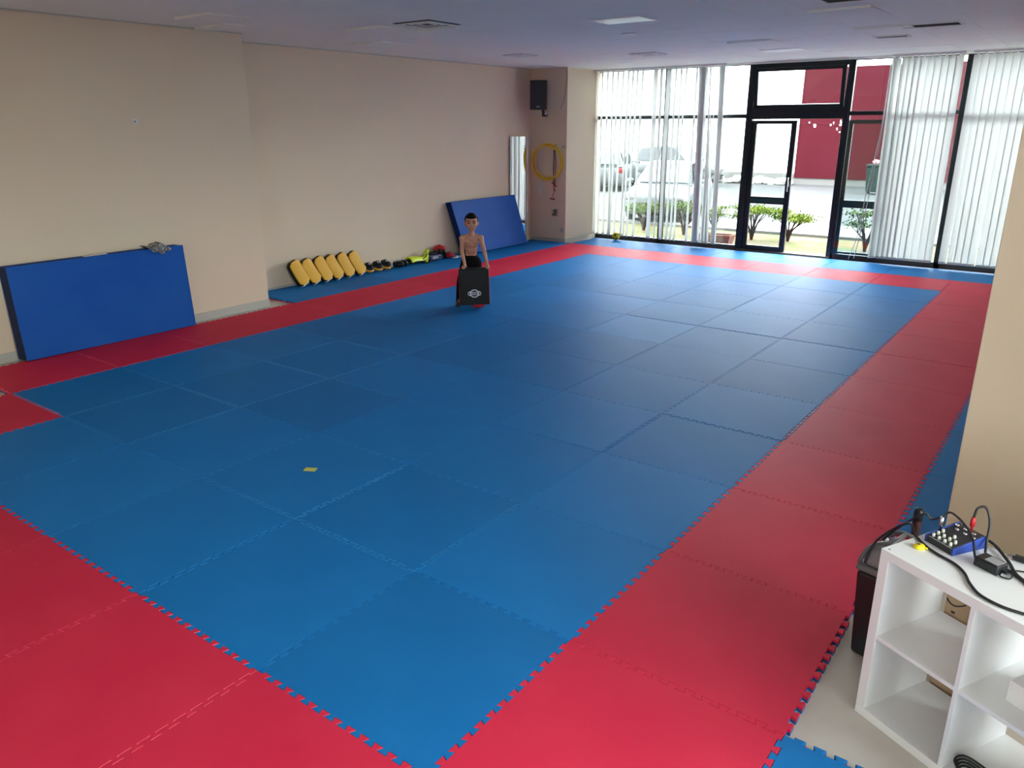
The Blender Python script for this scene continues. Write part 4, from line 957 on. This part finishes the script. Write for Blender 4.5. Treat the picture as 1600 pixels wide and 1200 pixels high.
# cars
HUB = mat('hubcap_grey', (.04, .04, .042), .5, spec=.2); LAMPG = mat('headlamp_grey', (.09, .09, .095), .3, spec=.2); TYRE = mat('tyre_rubber', (.006, .006, .006), .8, spec=.1)
def car(paint, loc, rz, label, L=4.1, Wd=1.72, H=1.48):
    r = tag(empty('car', loc, rz), label, 'car', 'parked cars outside')
    hw = Wd / 2; zb = .22
    # body as lofted sections from front (-y) to back (+y): y, half width, top z, bottom z
    secs = [(-.5, .74, .62, .36), (-.485, .88, .70, .26), (-.44, .96, .78, .22), (-.30, 1.0, .90, .20), (-.20, 1.0, .97, .20), (.0, 1.0, .99, .20), (.30, 1.0, 1.0, .20), (.44, .97, .98, .22), (.485, .90, .90, .28), (.5, .80, .80, .38)]
    vs_ = []; K = 8
    for (t, w, zt, zb_) in secs:
        y = t * L; W2 = hw * w
        P = [(-W2 * .92, zb_), (-W2, zb_ + .12), (-W2, zt - .22), (-W2 * .93, zt - .03), (-W2 * .70, zt + .02), (W2 * .70, zt + .02), (W2 * .93, zt - .03), (W2, zt - .22), (W2, zb_ + .12), (W2 * .92, zb_)]
        vs_ += [(x, y, z) for x, z in P]
    n = 10; fs = []
    for i in range(len(secs) - 1):
        for k in range(n): fs.append((i * n + k, i * n + (k + 1) % n, (i + 1) * n + (k + 1) % n, (i + 1) * n + k))
    fs += [tuple(range(n))[::-1], tuple((len(secs) - 1) * n + k for k in range(n))]
    m = MB(); m.add(vs_, fs, 0, True); m.obj('body_shell', paint, r)
    # greenhouse
    g = [(-.24, .97, .86, .0), (-.07, H, .68, 0), (.05, H + .03, .69, 0), (.25, H + .0, .68, 0), (.40, H - .12, .66, 0), (.47, 1.0, .80, 0)]
    m = MB(); vs_ = []
    yb = [(-.26, .92), (-.06, .92), (.05, .92), (.26, .92), (.42, .92), (.485, .88)]
    for (t, z, w, _), (tb, wb_) in zip(g, yb): vs_ += [(-hw * wb_, tb * L, .95), (-hw * w, t * L, z), (hw * w, t * L, z), (hw * wb_, tb * L, .95)]
    fs = []
    for i in range(5):
        for k in range(3): fs.append((i * 4 + k, i * 4 + k + 1, i * 4 + 4 + k + 1, i * 4 + 4 + k))
    fs += [(0, 3, 2, 1), (20, 21, 22, 23)]
    m.add(vs_, fs, 0, False); m.obj('cabin', paint, r, bevel=.03, seg=3)
    def quad(name, P, mt, off):
        q = [Vector(p) for p in P]; nn = (q[1] - q[0]).cross(q[3] - q[0]).normalized()
        if nn.dot(Vector(off)) < 0: nn = -nn
        m = MB(); c = sum(q, Vector()) / 4; q = [c + (p - c) * .90 for p in q]
        m.add([p + nn * .006 for p in q] + [p + nn * .012 for p in q], [(4, 5, 6, 7), (0, 1, 5, 4), (1, 2, 6, 5), (2, 3, 7, 6), (3, 0, 4, 7)]); m.obj(name, mt, r)
    V = [Vector(v) for v in vs_]
    # windscreen between rows 0 and 1 top edge
    quad('windscreen', [(-hw * .86, -.25 * L, .97), (hw * .86, -.25 * L, .97), (hw * .68, -.07 * L, H), (-hw * .68, -.07 * L, H)], CARGL, (0, -1, .5))
    quad('rear_window', [(-hw * .80, .485 * L, 1.02), (hw * .80, .485 * L, 1.02), (hw * .66, .40 * L, H - .12), (-hw * .66, .40 * L, H - .12)], CARGL, (0, 1, .5))
    for s_ in (-1, 1):
        quad('side_window', [(s_ * hw * .92, -.19 * L, .98), (s_ * hw * .92, .07 * L, .98), (s_ * hw * .695, .05 * L, H + .01), (s_ * hw * .69, -.065 * L, H)], CARGD, (s_, 0, 0))
        quad('side_window', [(s_ * hw * .92, .08 * L, .98), (s_ * hw * .92, .40 * L, .98), (s_ * hw * .675, .35 * L, H - .06), (s_ * hw * .695, .06 * L, H + .01)], CARGD, (s_, 0, 0))
        MB().ell((s_ * hw * .66, -.478 * L, .66), (.22, .10, .09), 14, 8).obj('headlight', LAMPG, r)
        MB().ell((s_ * hw * .78, .488 * L, .80), (.12, .06, .12), 12, 8).obj('tail_light', TAIL, r)
        MB().ell((s_ * (hw + .10), -.19 * L, 1.02), (.10, .06, .07), 12, 8).obj('door_mirror', paint, r)
        for t in (-.31, .31):
            T = Matrix.Translation((s_ * (hw - .09), t * L, .31)) @ Matrix.Rotation(rad(90), 4, 'Y')
            w_ = MB().lathe([(.0, -.09), (.20, -.09), (.31, -.07), (.315, 0), (.31, .07), (.20, .09), (0, .09)], 24, T=T).obj('wheel', TYRE, r)
            MB().lathe([(0, -.11), (.17, -.11), (.19, -.09), (.19, .09), (.17, .11), (0, .11)], 18, T=T).obj('hubcap', HUB, w_)
    MB().b(-.45, .45, -.502 * L, -.49 * L, .40, .56).obj('grille', BLACK, r, bevel=.01)
    MB().b(-.26, .26, -.510 * L, -.500 * L, .34, .45).obj('number_plate', LAMPG, r, bevel=.004)
    return r
car(CARW, (-8.1, 18.9, GZ + .01), rad(13), 'white hatchback parked nose-first just outside the left windows')
car(CARS, (-14.9, 27.5, GZ), rad(200), 'pale silver car parked further back at the far left', H=1.55)
car(CARG, (-13.7, 31.0, GZ), rad(80), 'dark grey car parked behind the white hatchback', H=1.6)

# shrubs
def shrub(name, loc, h, spread, n, lm_, label, seed, flat=.5, trunk=.03, group='small shrubs outside'):
    r = random.Random(seed); root = tag(empty(name, loc), label, 'shrub', group); br = MB(); lf = MB()
    nb = 7
    for k in range(nb):
        a = 2 * pi * k / nb + r.uniform(-.3, .3); d = spread * r.uniform(.5, 1)
        e = Vector((d * cos(a), d * sin(a) * .7, h * r.uniform(.65, 1)))
        pts = smooth_curve([(0, 0, 0), (e.x * .2, e.y * .2, h * .3), (e.x * .55 + r.uniform(-.05, .05), e.y * .5, e.z * .65), e], 3)
        br.tube(pts, [trunk * (1 - .8 * i / (len(pts) - 1)) for i in range(len(pts))], 5)
        for s_ in range(2):
            f = e + Vector((r.uniform(-.2, .2), r.uniform(-.2, .2), r.uniform(-.1, .12))) * spread * 1.4
            br.tube([pts[len(pts) // 2], f], [trunk * .4, trunk * .15], 4)
        for q in range(n // nb):
            c = e + Vector((r.gauss(0, .33), r.gauss(0, .33), r.gauss(0, .2) * flat)) * spread
            s2 = r.uniform(.018, .034); ax = Vector((r.uniform(-1, 1), r.uniform(-1, 1), r.uniform(-.3, 1))).normalized(); u = ax.orthogonal().normalized(); v = ax.cross(u)
            lf.add([c - u * s2, c - v * s2 * .5, c + u * s2, c + v * s2 * .5], [(0, 1, 2, 3)])
    br.obj('branches', BARK, root); lf.obj('foliage', lm_, root); return root
shrub('shrub', (-4.55, 15.7, GZ), .72, .34, 1500, LEAF, 'low green shrub seen through the left door leaf', 1)
shrub('shrub', (-3.80, 15.9, GZ), .72, .34, 1500, LEAF, 'low green shrub seen through the open doorway', 2)
shrub('shrub', (-2.05, 15.3, GZ), .80, .42, 900, LEAF2, 'sparse shrub behind the right glass pane, partly hidden by the blind', 3)
shrub('shrub', (-4.98, 14.6, GZ + .15), .62, .20, 420, LEAF, 'thin young shrub growing in the terracotta planter', 4)
shrub('shrub', (-6.15, 15.6, GZ), .70, .40, 1200, LEAF2, 'bushy shrub in front of the white car, right one behind the blind', 5)
shrub('shrub', (-7.3, 15.8, GZ), .70, .40, 1200, LEAF2, 'bushy shrub in front of the white car, left one behind the blind', 6)
pt = tag(empty('planter', (-4.98, 14.6, GZ)), 'long terracotta planter outside, left of the door', 'planter')
m = MB(); vs_ = [(sx * w, sy * d, z) for (w, d, z) in ((.36, .14, 0), (.42, .18, .22), (.39, .15, .22), (.35, .13, .14)) for sx, sy in ((-1, -1), (1, -1), (1, 1), (-1, 1))]
fs = [(3, 2, 1, 0), (12, 13, 14, 15)]
for i in range(3):
    for k in range(4): fs.append((i * 4 + k, i * 4 + (k + 1) % 4, i * 4 + 4 + (k + 1) % 4, i * 4 + 4 + k))
m.add(vs_, fs); m.obj('trough', TERRA, pt, bevel=.006); MB().b(-.37, .37, -.14, .14, .10, .16).obj('earth', SOIL, pt)
